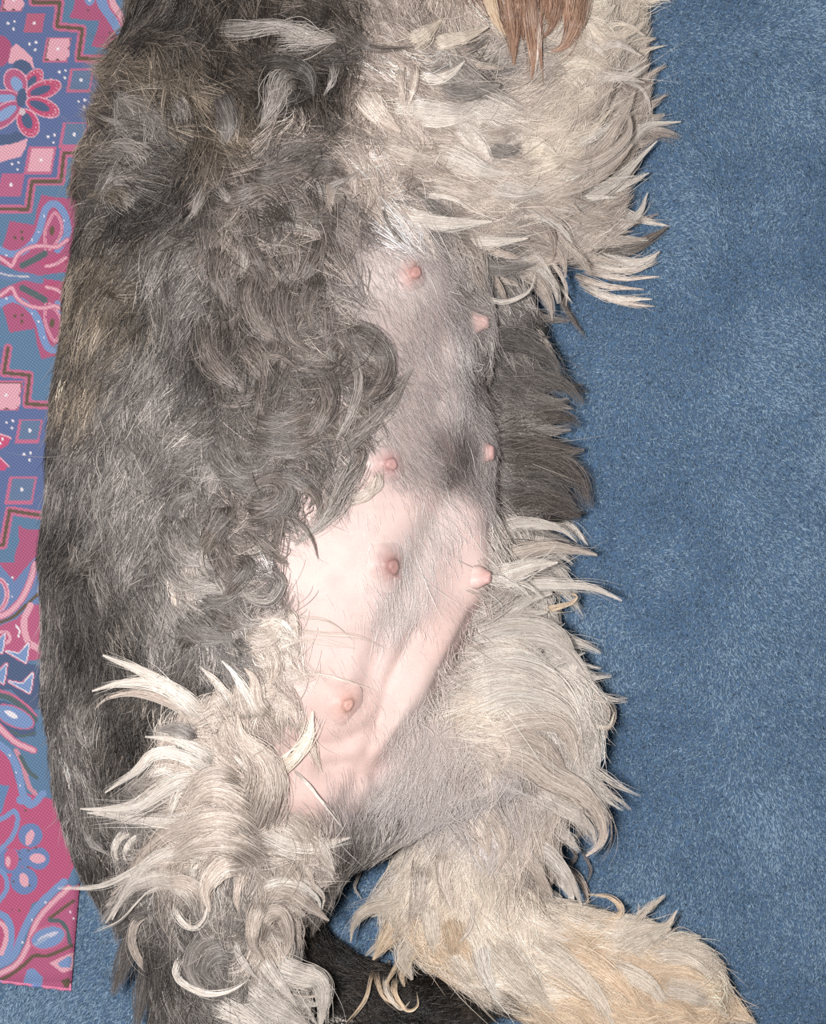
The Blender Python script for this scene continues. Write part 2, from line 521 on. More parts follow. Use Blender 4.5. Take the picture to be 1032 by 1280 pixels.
    mesh_obj('hem', V2, F2, m, cloth, np.array(C2), False)


build_cloth()

# ------------------------------------------------------------------ the dog: one continuous body
ZK = 0.84                # the trunk is a little flatter than it is wide


def ball(px, py, z, rpx):
    return (*W(px, py, z), rpx * S * (H - z) / H)


def chain(*pts):
    return [ball(*p) for p in pts]


TRUNK = chain((385, -130, .085, 190), (372, 0, .085, 196), (366, 120, .085, 204), (358, 250, .086, 228), (347, 400, .088, 252),
              (342, 550, .090, 266), (335, 700, .090, 270), (322, 850, .088, 258), (272, 950, .083, 196), (252, 1010, .078, 160),
              (250, 1060, .072, 128))
LIMBS = [
    chain((430, 130, .10, 118), (560, 210, .088, 96), (650, 200, .078, 66), (705, 70, .06, 50), (690, -70, .055, 46)),      # upper foreleg
    chain((520, 70, .055, 110), (630, 10, .055, 96), (650, -80, .06, 80)),
    chain((500, 230, .07, 100), (610, 270, .055, 76), (690, 260, .042, 54), (735, 160, .034, 42), (745, 10, .032, 40)),     # lower foreleg
    chain((255, 930, .10, 132), (292, 985, .122, 92), (278, 1090, .115, 82), (278, 1180, .10, 84), (288, 1300, .08, 86), (312, 1430, .055, 60)),
    chain((425, 945, .078, 95), (500, 935, .088, 95), (575, 905, .085, 97), (658, 905, .066, 78), (600, 1035, .058, 74), (555, 1120, .052, 66),
          (650, 1192, .046, 66), (765, 1228, .042, 70), (835, 1236, .036, 58)),
    chain((325, 1100, .050, 44), (368, 1195, .038, 36), (428, 1240, .034, 36), (520, 1258, .030, 32), (596, 1257, .024, 14)),
    chain((585, 420, .045, 76), (585, 520, .042, 82), (585, 620, .042, 84), (590, 720, .044, 76), (600, 800, .05, 70)),
    chain((400, -150, .09, 160), (450, -250, .10, 150), (560, -200, .10, 84), (660, -120, .095, 44)),                       # neck, head, muzzle
]


def cap_chain(p, ch):
    d = None
    for a, b in zip(ch[:-1], ch[1:]):
        a3, b3 = np.array(a[:3]), np.array(b[:3])
        v = b3 - a3
        t = np.clip(((p - a3) @ v) / (v @ v), 0, 1)
        q = np.linalg.norm(p - a3 - t[..., None] * v, axis=-1) - (a[3] + (b[3] - a[3]) * t)
        d = q if d is None else smin(d, q, 0.004)
    return d


def smin(a, b, k):
    h = np.clip(0.5 + 0.5 * (b - a) / k, 0, 1)
    return b * (1 - h) + a * h - k * h * (1 - h)


def sdf(p):
    q = p.copy()
    q[..., 2] = 0.086 + (p[..., 2] - 0.086) / ZK
    d = cap_chain(q, TRUNK) * 0.94
    for ch, k in zip(LIMBS, (.016, .012, .012, .012, .010, .004, .007, .02)):
        d = smin(d, cap_chain(p, ch), k)
    # rests on the floor: flattened where it lies
    d = np.maximum(d, 0.0065 - p[..., 2])
    return d


TAIL = 5
G0 = np.array([-0.215, -0.300, -0.004]); GS = 0.004
GN = np.array([100, 170, 52])


def build_grid():
    ax = [G0[i] + GS * np.arange(GN[i]) for i in range(3)]
    out = np.empty(GN)
    for i, x in enumerate(ax[0]):
        Yg, Zg = np.meshgrid(ax[1], ax[2], indexing='ij')
        out[i] = sdf(np.stack([np.full_like(Yg, x), Yg, Zg], -1))
    return out


D = build_grid()
GRAD = np.stack(np.gradient(D, GS), -1)


def tri(p, F):
    u = (p - G0) / GS
    i = np.clip(np.floor(u).astype(int), 0, GN - 2)
    f = np.clip(u - i, 0, 1)
    r = 0
    for a in (0, 1):
        for b in (0, 1):
            for c in (0, 1):
                wgt = (f[..., 0] if a else 1 - f[..., 0]) * (f[..., 1] if b else 1 - f[..., 1]) * (f[..., 2] if c else 1 - f[..., 2])
                v = F[i[..., 0] + a, i[..., 1] + b, i[..., 2] + c]
                r = r + (wgt[..., None] * v if v.ndim > wgt.ndim else wgt * v)
    return r


# folds and swellings of the skin: (polyline in plan pixels, width px, height mm)
FOLDS = [
    ([(505, 345)], 48, 5.0), ([(618, 408)], 26, 4.0),
    ([(572, 300), (582, 380), (592, 440), (604, 520)], 12, -4.5),
    ([(570, 420), (566, 520), (566, 580)], 10, 1.6),
    ([(566, 592)], 7, -2.2),
    ([(560, 610), (535, 670), (505, 740), (478, 800), (455, 870)], 11, -2.0),
    ([(598, 650), (606, 720), (575, 790), (530, 860), (480, 930), (440, 1000)], 20, 4.2),
    ([(598, 770), (572, 820), (545, 880), (500, 930), (468, 965)], 9, -4.2),
    ([(520, 790), (490, 850), (468, 920), (440, 985), (425, 1020)], 8, -2.4),
    ([(486, 712)], 26, 2.6), ([(430, 880)], 26, 3.0), ([(484, 580)], 20, 2.0), ([(612, 722)], 16, 2.5), ([(624, 566)], 12, 2.0),
    ([(370, 930), (420, 930), (470, 905)], 6, -1.0), ([(400, 842), (470, 860)], 5, -.8),
    ([(380, 1000)], 34, 4.0), ([(400, 960), (440, 955)], 7, -1.4),
    ([(600, 960), (520, 1010), (440, 1040)], 12, -2.0),
    ([(190, 270), (215, 225), (260, 190)], 14, -4.0), ([(150, 200)], 40, 4.0), ([(300, 250)], 40, 3.0),
]
_gx, _gy = np.meshgrid(np.arange(-300, 1100, 3.0), np.arange(-400, 1500, 3.0))
DISP = np.zeros(_gx.shape)
for pts, sg, amp in FOLDS:
    q = catmull(pts, 30) if len(pts) > 2 else np.array(pts + pts, float)
    DISP += 1.7 * amp * 1e-3 * np.exp(-0.5 * (seg_dist(_gx, _gy, [tuple(t) for t in q]) / sg) ** 2)


def grid2(A, px, py):
    u = np.clip((px + 300) / 3.0, 0, A.shape[1] - 1.001); v = np.clip((py + 400) / 3.0, 0, A.shape[0] - 1.001)
    i, j = u.astype(int), v.astype(int)
    f, g = u - i, v - j
    return (A[j, i] * (1 - f) + A[j, i + 1] * f) * (1 - g) + (A[j + 1, i] * (1 - f) + A[j + 1, i + 1] * f) * g


def field(p):
    """signed distance and outward normal, folds included."""
    d = tri(p, D)
    n = norm(tri(p, GRAD))
    px, py = PX(p)
    return d - grid2(DISP, px, py) * np.clip(n[..., 2] * 1.6 + .3, 0, 1), n


def surface_nets(A):
    s = A < 0
    nx, ny, nz = A.shape
    cnt = np.zeros((nx - 1, ny - 1, nz - 1)); acc = np.zeros(cnt.shape + (3,))
    corners = [(a, b, c) for a in (0, 1) for b in (0, 1) for c in (0, 1)]
    cr = lambda V, c: V[c[0]:nx - 1 + c[0], c[1]:ny - 1 + c[1], c[2]:nz - 1 + c[2]]
    for i, ca in enumerate(corners):
        for cb in corners[i + 1:]:
            if sum(abs(x - y) for x, y in zip(ca, cb)) != 1:
                continue
            va, vb = cr(A, ca), cr(A, cb)
            x = cr(s, ca) != cr(s, cb)
            t = np.where(x, va / np.where(x, va - vb, 1), 0)
            cnt += x
            for k in range(3):
                acc[..., k] += np.where(x, ca[k] + t * (cb[k] - ca[k]), 0)
    act = cnt > 0
    idx = -np.ones(cnt.shape, int)
    idx[act] = np.arange(act.sum())
    I = np.argwhere(act)
    V = G0 + GS * (I + acc[act] / cnt[act][:, None])
    F = []
    for axis in range(3):
        sl0 = [slice(1, -1)] * 3; sl1 = [slice(1, -1)] * 3
        sl0[axis] = slice(0, -1); sl1[axis] = slice(1, None)
        a, b = s[tuple(sl0)], s[tuple(sl1)]
        e = np.argwhere(a != b)
        ins = a[tuple(e.T)]
        base = e.copy()
        for k in range(3):
            if k != axis:
                base[:, k] += 1
        u, v = [k for k in range(3) if k != axis]
        if axis == 1:
            u, v = v, u
        q = []
        for du, dv in ((-1, -1), (0, -1), (0, 0), (-1, 0)):
            c = base.copy(); c[:, u] += du; c[:, v] += dv
            q.append(idx[tuple(c.T)])
        q = np.stack(q, 1)
        q[~ins] = q[~ins][:, ::-1]
        F.append(q)
    F = np.concatenate(F)
    return V, F[(F >= 0).all(1)]


def subdivide(V, F):
    E = np.sort(np.stack([F, np.roll(F, -1, 1)], -1).reshape(-1, 2), 1)
    u, inv = np.unique(E, axis=0, return_inverse=True)
    inv = inv.reshape(F.shape)
    n = len(V)
    mid = (V[u[:, 0]] + V[u[:, 1]]) / 2
    cen = V[F].mean(1)
    V2 = np.vstack([V, mid, cen])
    c = n + len(u) + np.arange(len(F))
    Q = []
    for k in range(4):
        Q.append(np.stack([F[:, k], n + inv[:, k], c, n + inv[:, k - 1]], 1))
    return V2, np.concatenate(Q)


VB, FB = surface_nets(D)
VB, FB = subdivide(VB, FB)
for _ in range(3):
    dd, nn = tri(VB, D), norm(tri(VB, GRAD))
    VB = VB - nn * dd[:, None] * 0.8
for _ in range(3):
    dd, nn = field(VB)
    VB = VB - nn * np.clip(dd, -0.004, 0.004)[:, None] * 0.7
NB = field(VB)[1]

# ------------------------------------------------------------------ how the coat grows
PAL = {  # dark strand, light strand, share of light ones, skin below
    'blk': ((12, 10, 9), (66, 56, 48), .2, (10, 9, 8)),
    'nek': ((29, 25, 23), (98, 88, 80), .24, (26, 22, 20)),
    'dk': ((40, 36, 34), (114, 106, 99), .26, (40, 36, 34)),
    'coat': ((80, 74, 71), (154, 146, 140), .38, (66, 60, 56)),
    'brn': ((64, 56, 49), (148, 134, 118), .34, (52, 46, 40)),
    'sil': ((116, 108, 103), (184, 175, 168), .45, (112, 104, 100)),
    'curl': ((66, 58, 54), (156, 144, 136), .36, (84, 74, 70)),
    'lt': ((180, 162, 149), (234, 221, 209), .50, (150, 136, 128)),
    'bge': ((142, 125, 113), (206, 192, 182), .45, (136, 122, 114)),
    'ltc': ((104, 96, 91), (194, 184, 176), .5, (90, 82, 76)),
    'wht': ((204, 190, 178), (247, 238, 228), .60, (196, 180, 170)),
    'crm': ((216, 198, 178), (248, 236, 222), .55, (196, 174, 150)),
    'tan': ((210, 180, 150), (245, 224, 198), .50, (190, 160, 130)),
    'red': ((112, 76, 60), (204, 170, 146), .36, (120, 84, 64)),
    'bel': ((228, 204, 196), (242, 234, 230), .5, (240, 212, 204)),
    'chs': ((150, 132, 130), (226, 217, 212), .5, (224, 208, 202)),
    'mau': ((122, 108, 106), (210, 201, 196), .45, (200, 181, 176)),
    'whl': ((66, 57, 55), (140, 128, 122), .2, (124, 106, 102)),
    'str': ((194, 182, 178), (236, 230, 226), .6, (220, 202, 196)),
    'lav': ((196, 182, 177), (234, 226, 221), .5, (222, 204, 198)),
    'pnk': ((222, 190, 180), (240, 226, 220), .5, (232, 200, 191)),
}
# x, y, growth direction, length px, lift, waviness, palette, density, clumping, part of the coat
GUIDES = [
    # neck and shoulder
    (170, 10, -.8, .5, 40, .5, .3, 'nek', 1, .5, 'C'), (230, 20, -.3, .8, 46, .5, .3, 'nek', 1, .5, 'C'), (330, 10, .3, .9, 46, .5, .4, 'nek', 1, .5, 'C'),
    (410, 20, .8, .5, 44, .4, .5, 'nek', 1, .5, 'C'), (300, 55, .6, .7, 44, .5, .4, 'nek', 1, .5, 'C'), (400, 70, .8, .2, 44, .4, .6, 'nek', 1, .5, 'C'),
    (150, 80, -.8, -.1, 46, .6, .3, 'brn', 1, .55, 'C'), (190, 120, -.7, -.6, 55, .6, .2, 'brn', 1, .6, 'C'), (230, 90, -.3, -.7, 50, .5, .3, 'nek', 1, .6, 'C'),
    (140, 150, -.9, -.4, 50, .5, .2, 'brn', 1, .6, 'C'), (180, 170, -.75, -.6, 55, .55, .2, 'coat', 1, .6, 'C'), (240, 140, -.4, -.85, 50, .5, .2, 'brn', 1, .6, 'C'),
    (280, 160, .1, .95, 48, .5, .3, 'brn', 1, .6, 'C'), (330, 110, .3, .9, 46, .5, .4, 'nek', 1, .6, 'C'), (360, 160, .6, .7, 44, .4, .5, 'nek', 1, .6, 'C'), (395, 110, .4, .9, 50, .4, .5, 'nek', 1, .7, 'C'),
    (120, 210, -.95, -.1, 46, .5, .2, 'brn', 1, .6, 'C'), (165, 235, -.9, -.35, 52, .5, .2, 'coat', 1, .6, 'C'), (105, 280, -.85, .45, 44, .45, .2, 'nek', 1, .6, 'C'),
    (215, 215, -.5, .6, 34, .2, .2, 'nek', 1, .5, 'C'), (190, 270, -.6, .75, 38, .25, .2, 'nek', 1, .6, 'C'),
    # curly chest
    (300, 220, .8, .4, 55, .5, .8, 'curl', .9, .6, 'F'), (350, 210, .8, -.3, 55, .5, .9, 'curl', .9, .6, 'F'), (330, 270, .9, .2, 50, .4, .8, 'curl', .9, .6, 'F'), (400, 250, .8, .3, 50, .4, .8, 'curl', .9, .6, 'F'),
    (430, 210, .7, .5, 50, .4, .7, 'bge', .9, .6, 'A'), (290, 300, .3, .9, 46, .3, .4, 'curl', 1, .6, 'F'), (360, 310, .6, .7, 46, .3, .6, 'curl', .9, .6, 'F'), (410, 320, .3, .9, 40, .3, .6, 'curl', .8, .5, 'F'),
    (300, 380, .2, .98, 60, .4, .7, 'curl', 1, .7, 'F'), (350, 380, .3, .95, 60, .4, .8, 'curl', 1, .7, 'F'), (395, 390, .3, .95, 50, .3, .7, 'curl', .8, .7, 'F'),
    (270, 430, -.1, .98, 60, .4, .5, 'dk', 1, .7, 'F'), (330, 450, .5, .85, 60, .4, .9, 'curl', 1, .75, 'F'), (390, 460, .5, .85, 60, .4, .9, 'curl', 1, .75, 'F'), (430, 450, .6, .7, 50, .35, .8, 'curl', .8, .75, 'F'),
    (290, 500, .5, .8, 60, .4, .8, 'dk', 1, .7, 'F'), (350, 510, .85, .5, 60, .4, .8, 'curl', 1, .7, 'F'), (400, 520, .8, -.2, 60, .4, .7, 'curl', .9, .7, 'F'),
    (280, 560, .2, .95, 50, .35, .6, 'coat', 1, .6, 'F'), (330, 560, .9, .3, 55, .35, .6, 'curl', .9, .65, 'F'), (380, 565, .9, .1, 50, .3, .6, 'curl', .6, .7, 'F'),
    (280, 620, .5, .85, 45, .3, .7, 'curl', .9, .65, 'F'), (325, 625, .9, .2, 45, .3, .7, 'curl', .7, .7, 'F'), (270, 690, .5, .8, 50, .35, .8, 'curl', 1, .7, 'F'),
    (230, 650, .1, .98, 46, .3, .4, 'coat', 1, .6, 'F'), (225, 720, .5, .85, 50, .3, .4, 'sil', .9, .6, 'F'), (270, 750, .8, .5, 50, .3, .7, 'coat', 1, .65, 'F'), (310, 740, .6, .5, 40, .4, 1, 'curl', .8, .7, 'F'),
    (320, 790, .4, .8, 45, .3, .6, 'lt', .5, .6, 'F'), (270, 800, .5, .8, 44, .3, .6, 'coat', 1, .6, 'F'),
    # flank
    (75, 330, -.8, .6, 42, .4, .2, 'brn', 1, .65, 'C'), (130, 330, -.6, .8, 44, .35, .2, 'brn', 1, .7, 'C'), (100, 400, -.5, .85, 46, .35, .2, 'brn', 1, .75, 'C'), (160, 390, -.5, .85, 42, .25, .2, 'brn', 1, .65, 'C'),
    (220, 320, -.55, .83, 40, .15, .15, 'coat', .9, .4, 'C'), (240, 380, -.45, .9, 40, .15, .15, 'coat', .9, .4, 'C'), (200, 440, -.45, .9, 38, .15, .15, 'coat', .9, .4, 'C'),
    (60, 450, -.6, .8, 40, .4, .2, 'dk', 1, .6, 'C'), (110, 480, -.6, .8, 40, .3, .2, 'brn', 1, .6, 'C'), (160, 500, -.55, .83, 38, .2, .2, 'coat', 1, .5, 'C'),
    (220, 500, -.3, .95, 36, .15, .15, 'sil', .8, .4, 'C'), (235, 570, -.2, .98, 36, .2, .15, 'coat', .9, .4, 'C'),
    (55, 560, -.5, .86, 38, .4, .2, 'dk', 1, .5, 'C'), (90, 580, -.45, .9, 38, .3, .2, 'coat', 1, .5, 'C'), (150, 590, -.5, .86, 38, .2, .2, 'coat', 1, .45, 'C'), (200, 620, -.2, .98, 36, .15, .2, 'sil', .9, .4, 'C'),
    (55, 680, -.35, .94, 36, .35, .2, 'dk', 1, .5, 'C'), (100, 690, -.2, .98, 36, .25, .2, 'dk', 1, .45, 'C'), (160, 680, -.1, .99, 36, .2, .2, 'coat', 1, .45, 'C'),
    (50, 800, -.2, .98, 36, .35, .2, 'coat', 1, .5, 'C'), (90, 790, .1, .99, 36, .25, .2, 'dk', 1, .45, 'C'), (150, 780, .1, .99, 36, .2, .3, 'dk', 1, .45, 'C'), (205, 790, .4, .9, 38, .2, .3, 'coat', 1, .5, 'C'),
    (170, 830, .3, .9, 34, .3, .4, 'dk', 1, .4, 'C'), (230, 840, .3, .9, 36, .3, .5, 'dk', 1, .5, 'C'),
    (55, 900, -.1, .99, 34, .3, .2, 'coat', 1, .5, 'C'), (85, 900, .05, .99, 34, .2, .2, 'coat', 1, .45, 'C'), (60, 980, .1, .99, 34, .3, .2, 'coat', 1, .5, 'C'), (100, 980, .3, .95, 34, .25, .2, 'coat', 1, .5, 'C'),
    (140, 900, .2, .9, 26, .35, .4, 'dk', 1, .3, 'C'), (170, 920, .3, .9, 26, .35, .4, 'blk', 1, .3, 'C'), (150, 970, .2, .9, 26, .3, .4, 'dk', 1, .3, 'C'), (200, 900, .3, .9, 28, .35, .4, 'dk', 1, .3, 'C'),
    (85, 1050, .3, .95, 34, .35, .3, 'coat', 1, .5, 'C'), (130, 1050, .3, .95, 34, .3, .3, 'dk', 1, .5, 'C'), (110, 1110, .1, .99, 36, .4, .3, 'dk', 1, .5, 'C'),
    # near hind leg
    (240, 930, -.7, -.3, 46, .35, .4, 'lt', .7, .6, 'N'), (290, 930, -.5, -.7, 56, .45, .4, 'lt', 1, .6, 'N'), (330, 900, -.1, -.9, 50, .4, .4, 'lt', .6, .6, 'N'), (320, 980, -.5, -.8, 60, .5, .4, 'lt', 1, .6, 'N'),
    (270, 1000, -.9, -.2, 60, .5, .5, 'lt', 1, .65, 'N'), (220, 1010, -.95, .1, 60, .4, .5, 'sil', 1, .65, 'N'), (180, 1000, -.9, .3, 50, .4, .5, 'coat', 1, .6, 'N'),
    (310, 1050, -.9, .1, 66, .6, .6, 'lt', 1, .65, 'N'), (250, 1060, -.9, .4, 66, .5, .7, 'lt', 1, .65, 'N'), (190, 1070, -.7, .7, 55, .4, .6, 'sil', 1, .65, 'N'), (350, 1040, .8, .4, 55, .3, .5, 'lt', .8, .6, 'N'),
    (340, 1090, .8, .4, 55, .4, .7, 'lt', 1, .65, 'N'), (290, 1110, -.4, .8, 60, .5, .8, 'sil', 1, .65, 'N'), (230, 1130, -.5, .8, 60, .4, .8, 'coat', 1, .65, 'N'), (170, 1120, -.5, .85, 44, .4, .5, 'coat', 1, .6, 'N'),
    (160, 1180, -.4, .9, 40, .4, .3, 'dk', 1, .5, 'N'), (210, 1180, -.3, .95, 48, .3, .6, 'dk', 1, .55, 'N'), (265, 1170, -.5, .8, 50, .3, .8, 'coat', 1, .6, 'N'), (330, 1160, .5, .85, 50, .4, .7, 'lt', 1, .65, 'N'),
    (180, 1250, -.3, .95, 44, .4, .3, 'dk', 1, .5, 'N'), (230, 1240, .1, .99, 48, .3, .5, 'coat', 1, .55, 'N'), (280, 1220, .3, .9, 55, .35, .8, 'coat', 1, .65, 'N'), (330, 1230, .6, .8, 60, .4, .5, 'wht', 1, .65, 'N'), (370, 1250, .5, .85, 55, .4, .5, 'wht', 1, .65, 'N'),
    (260, 1290, .3, .95, 50, .3, .5, 'coat', 1, .6, 'N'), (360, 1170, .7, .7, 40, .3, .6, 'coat', .9, .5, 'N'), (370, 1130, .8, .5, 44, .4, .6, 'lt', .9, .6, 'N'),
    # foreleg and chest feathering
    (450, 30, .8, .3, 46, .4, .5, 'bge', 1, .6, 'A'), (510, 20, .5, .8, 46, .4, .6, 'bge', 1, .6, 'A'), (570, 20, .3, .9, 50, .4, .5, 'lt', 1, .6, 'A'), (470, 80, .7, .5, 46, .4, .5, 'bge', 1, .6, 'A'),
    (550, 80, .9, .1, 55, .4, .4, 'sil', 1, .7, 'A'), (610, 90, .8, -.1, 55, .4, .4, 'sil', 1, .7, 'A'), (450, 140, .5, .8, 46, .4, .6, 'bge', 1, .6, 'A'), (510, 140, .8, .5, 55, .4, .4, 'lt', 1, .7, 'A'),
    (570, 150, .9, .2, 60, .4, .4, 'wht', 1, .75, 'A'), (630, 130, .9, -.1, 60, .4, .4, 'lt', 1, .75, 'A'), (480, 200, .6, .6, 50, .4, .5, 'bge', 1, .65, 'A'), (550, 200, .85, .45, 60, .4, .4, 'lt', 1, .7, 'A'),
    (610, 200, .9, .2, 60, .45, .4, 'lt', 1, .7, 'A'), (670, 180, .8, -.4, 55, .4, .5, 'crm', 1, .6, 'A'), (680, 210, .85, .2, 50, .4, .5, 'crm', 1, .6, 'A'), (500, 260, .9, .3, 55, .3, .4, 'sil', .9, .6, 'A'),
    (570, 260, .9, .25, 60, .35, .3, 'lt', 1, .65, 'A'), (640, 260, .95, .1, 60, .4, .3, 'lt', 1, .65, 'A'), (700, 250, .95, -.1, 60, .4, .3, 'lt', 1, .65, 'A'),
    (590, 310, .9, .35, 55, .3, .3, 'sil', 1, .6, 'A'), (650, 310, .95, .2, 60, .35, .3, 'lt', 1, .65, 'A'), (710, 310, .95, .15, 60, .4, .3, 'lt', 1, .65, 'A'), (600, 350, .8, .6, 50, .3, .4, 'sil', 1, .6, 'A'),
    (740, 180, .8, -.5, 60, .4, .4, 'lt', 1, .7, 'A'), (720, 110, .85, -.3, 55, .4, .4, 'lt', 1, .7, 'A'), (730, 50, .85, -.2, 55, .4, .5, 'crm', 1, .7, 'A'), (745, 0, .85, -.3, 40, .4, .5, 'crm', 1, .7, 'A'), (690, 110, .8, -.2, 50, .4, .4, 'crm', 1, .6, 'A'),
    # belly
    (450, 300, .2, .9, 20, .12, .2, 'chs', .6, .3, 'B'), (510, 300, .7, .7, 22, .1, .1, 'chs', .6, .3, 'B'), (440, 360, -.1, .99, 22, .1, .1, 'chs', .6, .3, 'B'), (500, 350, .6, .8, 20, .1, .1, 'chs', .5, .3, 'B'),
    (545, 350, .7, .7, 20, .1, .1, 'chs', .5, .3, 'B'), (480, 410, .3, .95, 24, .12, .1, 'mau', .6, .3, 'B'), (545, 410, .5, .86, 24, .12, .1, 'mau', .7, .4, 'B'), (585, 390, .2, .98, 26, .15, .2, 'mau', .8, .4, 'B'),
    (500, 470, .5, .86, 24, .12, .1, 'mau', .6, .3, 'B'), (545, 480, .5, .86, 24, .12, .1, 'mau', .7, .3, 'B'), (572, 440, .05, .99, 30, .15, .1, 'str', 1, .4, 'B'), (570, 500, -.05, .99, 30, .15, .1, 'str', 1, .4, 'B'), (597, 480, -.4, .9, 24, .12, .1, 'whl', .8, .3, 'B'),
    (520, 540, .6, .8, 24, .12, .1, 'mau', .7, .3, 'B'), (600, 550, -.5, .86, 24, .12, .1, 'mau', .8, .3, 'B'), (552, 560, .5, .86, 24, .2, .1, 'whl', 1.1, .5, 'B'), (580, 565, -.5, .86, 24, .2, .1, 'whl', 1.1, .5, 'B'), (566, 595, 0, .99, 18, .25, .2, 'whl', 1.1, .5, 'B'), (545, 592, .5, .3, 24, .15, .1, 'mau', .9, .4, 'B'), (528, 590, .5, .6, 24, .12, .1, 'mau', .6, .3, 'B'),
    (530, 566, .6, .7, 24, .12, .1, 'mau', .7, .3, 'B'), (602, 588, -.4, .9, 24, .12, .1, 'mau', .7, .3, 'B'), (590, 640, -.2, .97, 22, .12, .1, 'bel', .5, .3, 'B'), (540, 625, .2, .97, 22, .12, .1, 'bel', .5, .3, 'B'), (600, 620, -.2, .97, 24, .12, .1, 'mau', .6, .3, 'B'), (562, 630, -.15, .98, 34, .12, .1, 'str', .9, .3, 'B'), (545, 660, -.3, .95, 34, .12, .1, 'str', .8, .3, 'B'), (520, 710, -.35, .93, 34, .12, .1, 'str', .7, .3, 'B'), (500, 770, -.35, .93, 34, .12, .1, 'str', .7, .3, 'B'),
    (590, 680, -.2, .97, 18, .1, .1, 'bel', .5, .2, 'B'), (570, 720, -.3, .95, 18, .1, .1, 'bel', .5, .2, 'B'), (500, 640, .1, .99, 18, .1, .1, 'bel', .4, .2, 'B'), (450, 660, .1, .99, 16, .1, .1, 'bel', .3, .2, 'B'), (410, 700, .2, .98, 16, .1, .1, 'bel', .3, .2, 'B'),
    (440, 740, .1, .99, 14, .1, .1, 'bel', .25, .1, 'B'), (400, 780, .1, .99, 16, .1, .1, 'bel', .25, .1, 'B'), (450, 820, .1, .99, 14, .1, .1, 'bel', .25, .1, 'B'), (550, 800, -.5, .86, 16, .1, .1, 'pnk', .35, .1, 'B'), (590, 770, -.4, .9, 16, .1, .1, 'pnk', .35, .1, 'B'), (500, 850, -.4, .9, 16, .1, .1, 'bel', .4, .1, 'B'),
    (370, 720, .5, .8, 22, .12, .3, 'bel', .3, .2, 'B'), (360, 660, .7, .7, 30, .12, .2, 'bel', .5, .2, 'B'), (400, 640, -.4, .9, 30, .12, .2, 'bel', .6, .2, 'B'), (360, 850, .4, .8, 22, .12, .3, 'bel', .35, .2, 'B'), (430, 880, .2, .9, 14, .1, .1, 'pnk', .3, .1, 'B'), (390, 930, .2, .9, 16, .1, .1, 'pnk', .3, .1, 'B'),
    (450, 950, -.4, .9, 18, .1, .1, 'pnk', .5, .2, 'B'), (380, 1000, 0, .9, 20, .15, .2, 'pnk', .5, .3, 'B'), (420, 1030, .3, .9, 24, .15, .2, 'mau', .7, .3, 'B'), (350, 980, -.2, .9, 20, .15, .2, 'pnk', .6, .3, 'B'), (440, 600, .5, .8, 20, .1, .1, 'bel', .4, .2, 'B'), (460, 540, .6, .8, 22, .12, .1, 'chs', .6, .3, 'B'), (450, 500, .6, .8, 26, .12, .1, 'chs', .6, .3, 'B'),
    # far flank
    (625, 430, .85, .5, 46, .3, .4, 'coat', 1, .65, 'E'), (640, 400, .8, .6, 44, .3, .4, 'coat', 1, .65, 'E'), (630, 490, .95, .25, 50, .3, .4, 'coat', 1, .65, 'E'), (635, 540, .95, .1, 50, .3, .4, 'ltc', 1, .65, 'E'), (635, 590, .95, .2, 55, .3, .4, 'ltc', 1, .7, 'E'), (635, 630, .95, .1, 55, .3, .4, 'coat', 1, .7, 'E'),
    (632, 680, .95, .1, 60, .3, .4, 'wht', .9, .7, 'E'), (632, 730, .95, 0, 60, .3, .4, 'wht', .9, .7, 'R'),
    # far hind leg
    (610, 790, .9, -.25, 60, .3, .3, 'wht', 1, .65, 'R'), (590, 840, .95, -.2, 60, .3, .3, 'wht', 1, .6, 'R'), (650, 830, .95, .15, 66, .3, .3, 'wht', 1, .6, 'R'), (690, 870, .7, .7, 66, .35, .3, 'wht', 1, .65, 'R'),
    (580, 890, .9, -.2, 40, .2, .2, 'crm', .8, .5, 'R'), (640, 890, .95, .1, 60, .3, .3, 'wht', 1, .6, 'R'), (720, 920, .3, .95, 66, .4, .4, 'wht', 1, .7, 'R'), (600, 930, .8, .4, 46, .25, .3, 'lt', 1, .55, 'R'),
    (550, 910, -.7, .6, 24, .12, .1, 'lav', .6, .3, 'R'), (530, 950, -.7, .6, 30, .15, .1, 'lav', .9, .35, 'R'), (580, 960, -.5, .7, 36, .2, .2, 'lav', 1, .4, 'R'), (490, 990, -.75, .6, 30, .15, .1, 'lav', .9, .35, 'R'), (630, 960, .4, .9, 46, .25, .3, 'lav', 1, .5, 'R'),
    (540, 1010, -.4, .9, 40, .2, .2, 'lav', 1, .5, 'R'), (480, 1040, -.5, .8, 28, .2, .2, 'sil', 1, .4, 'R'), (450, 1065, -.3, .9, 16, .2, .2, 'dk', 1, .4, 'R'), (600, 1010, 0, .99, 50, .3, .4, 'lav', 1, .6, 'R'), (670, 980, .6, .8, 60, .35, .5, 'lt', 1, .7, 'R'),
    (510, 1070, -.4, .9, 60, .3, .4, 'crm', 1, .65, 'R'), (570, 1070, -.05, .99, 60, .35, .5, 'crm', 1, .65, 'R'), (640, 1040, .4, .9, 60, .4, .7, 'lt', 1, .65, 'R'), (680, 1060, .6, .8, 60, .4, .8, 'lt', 1, .65, 'R'),
    (490, 1140, -.5, .85, 50, .3, .5, 'crm', 1, .65, 'R'), (540, 1150, -.1, .99, 60, .3, .5, 'tan', 1, .65, 'R'), (600, 1130, .2, .98, 60, .35, .5, 'crm', 1, .65, 'R'), (660, 1130, .5, .7, 55, .4, .6, 'crm', 1, .65, 'R'),
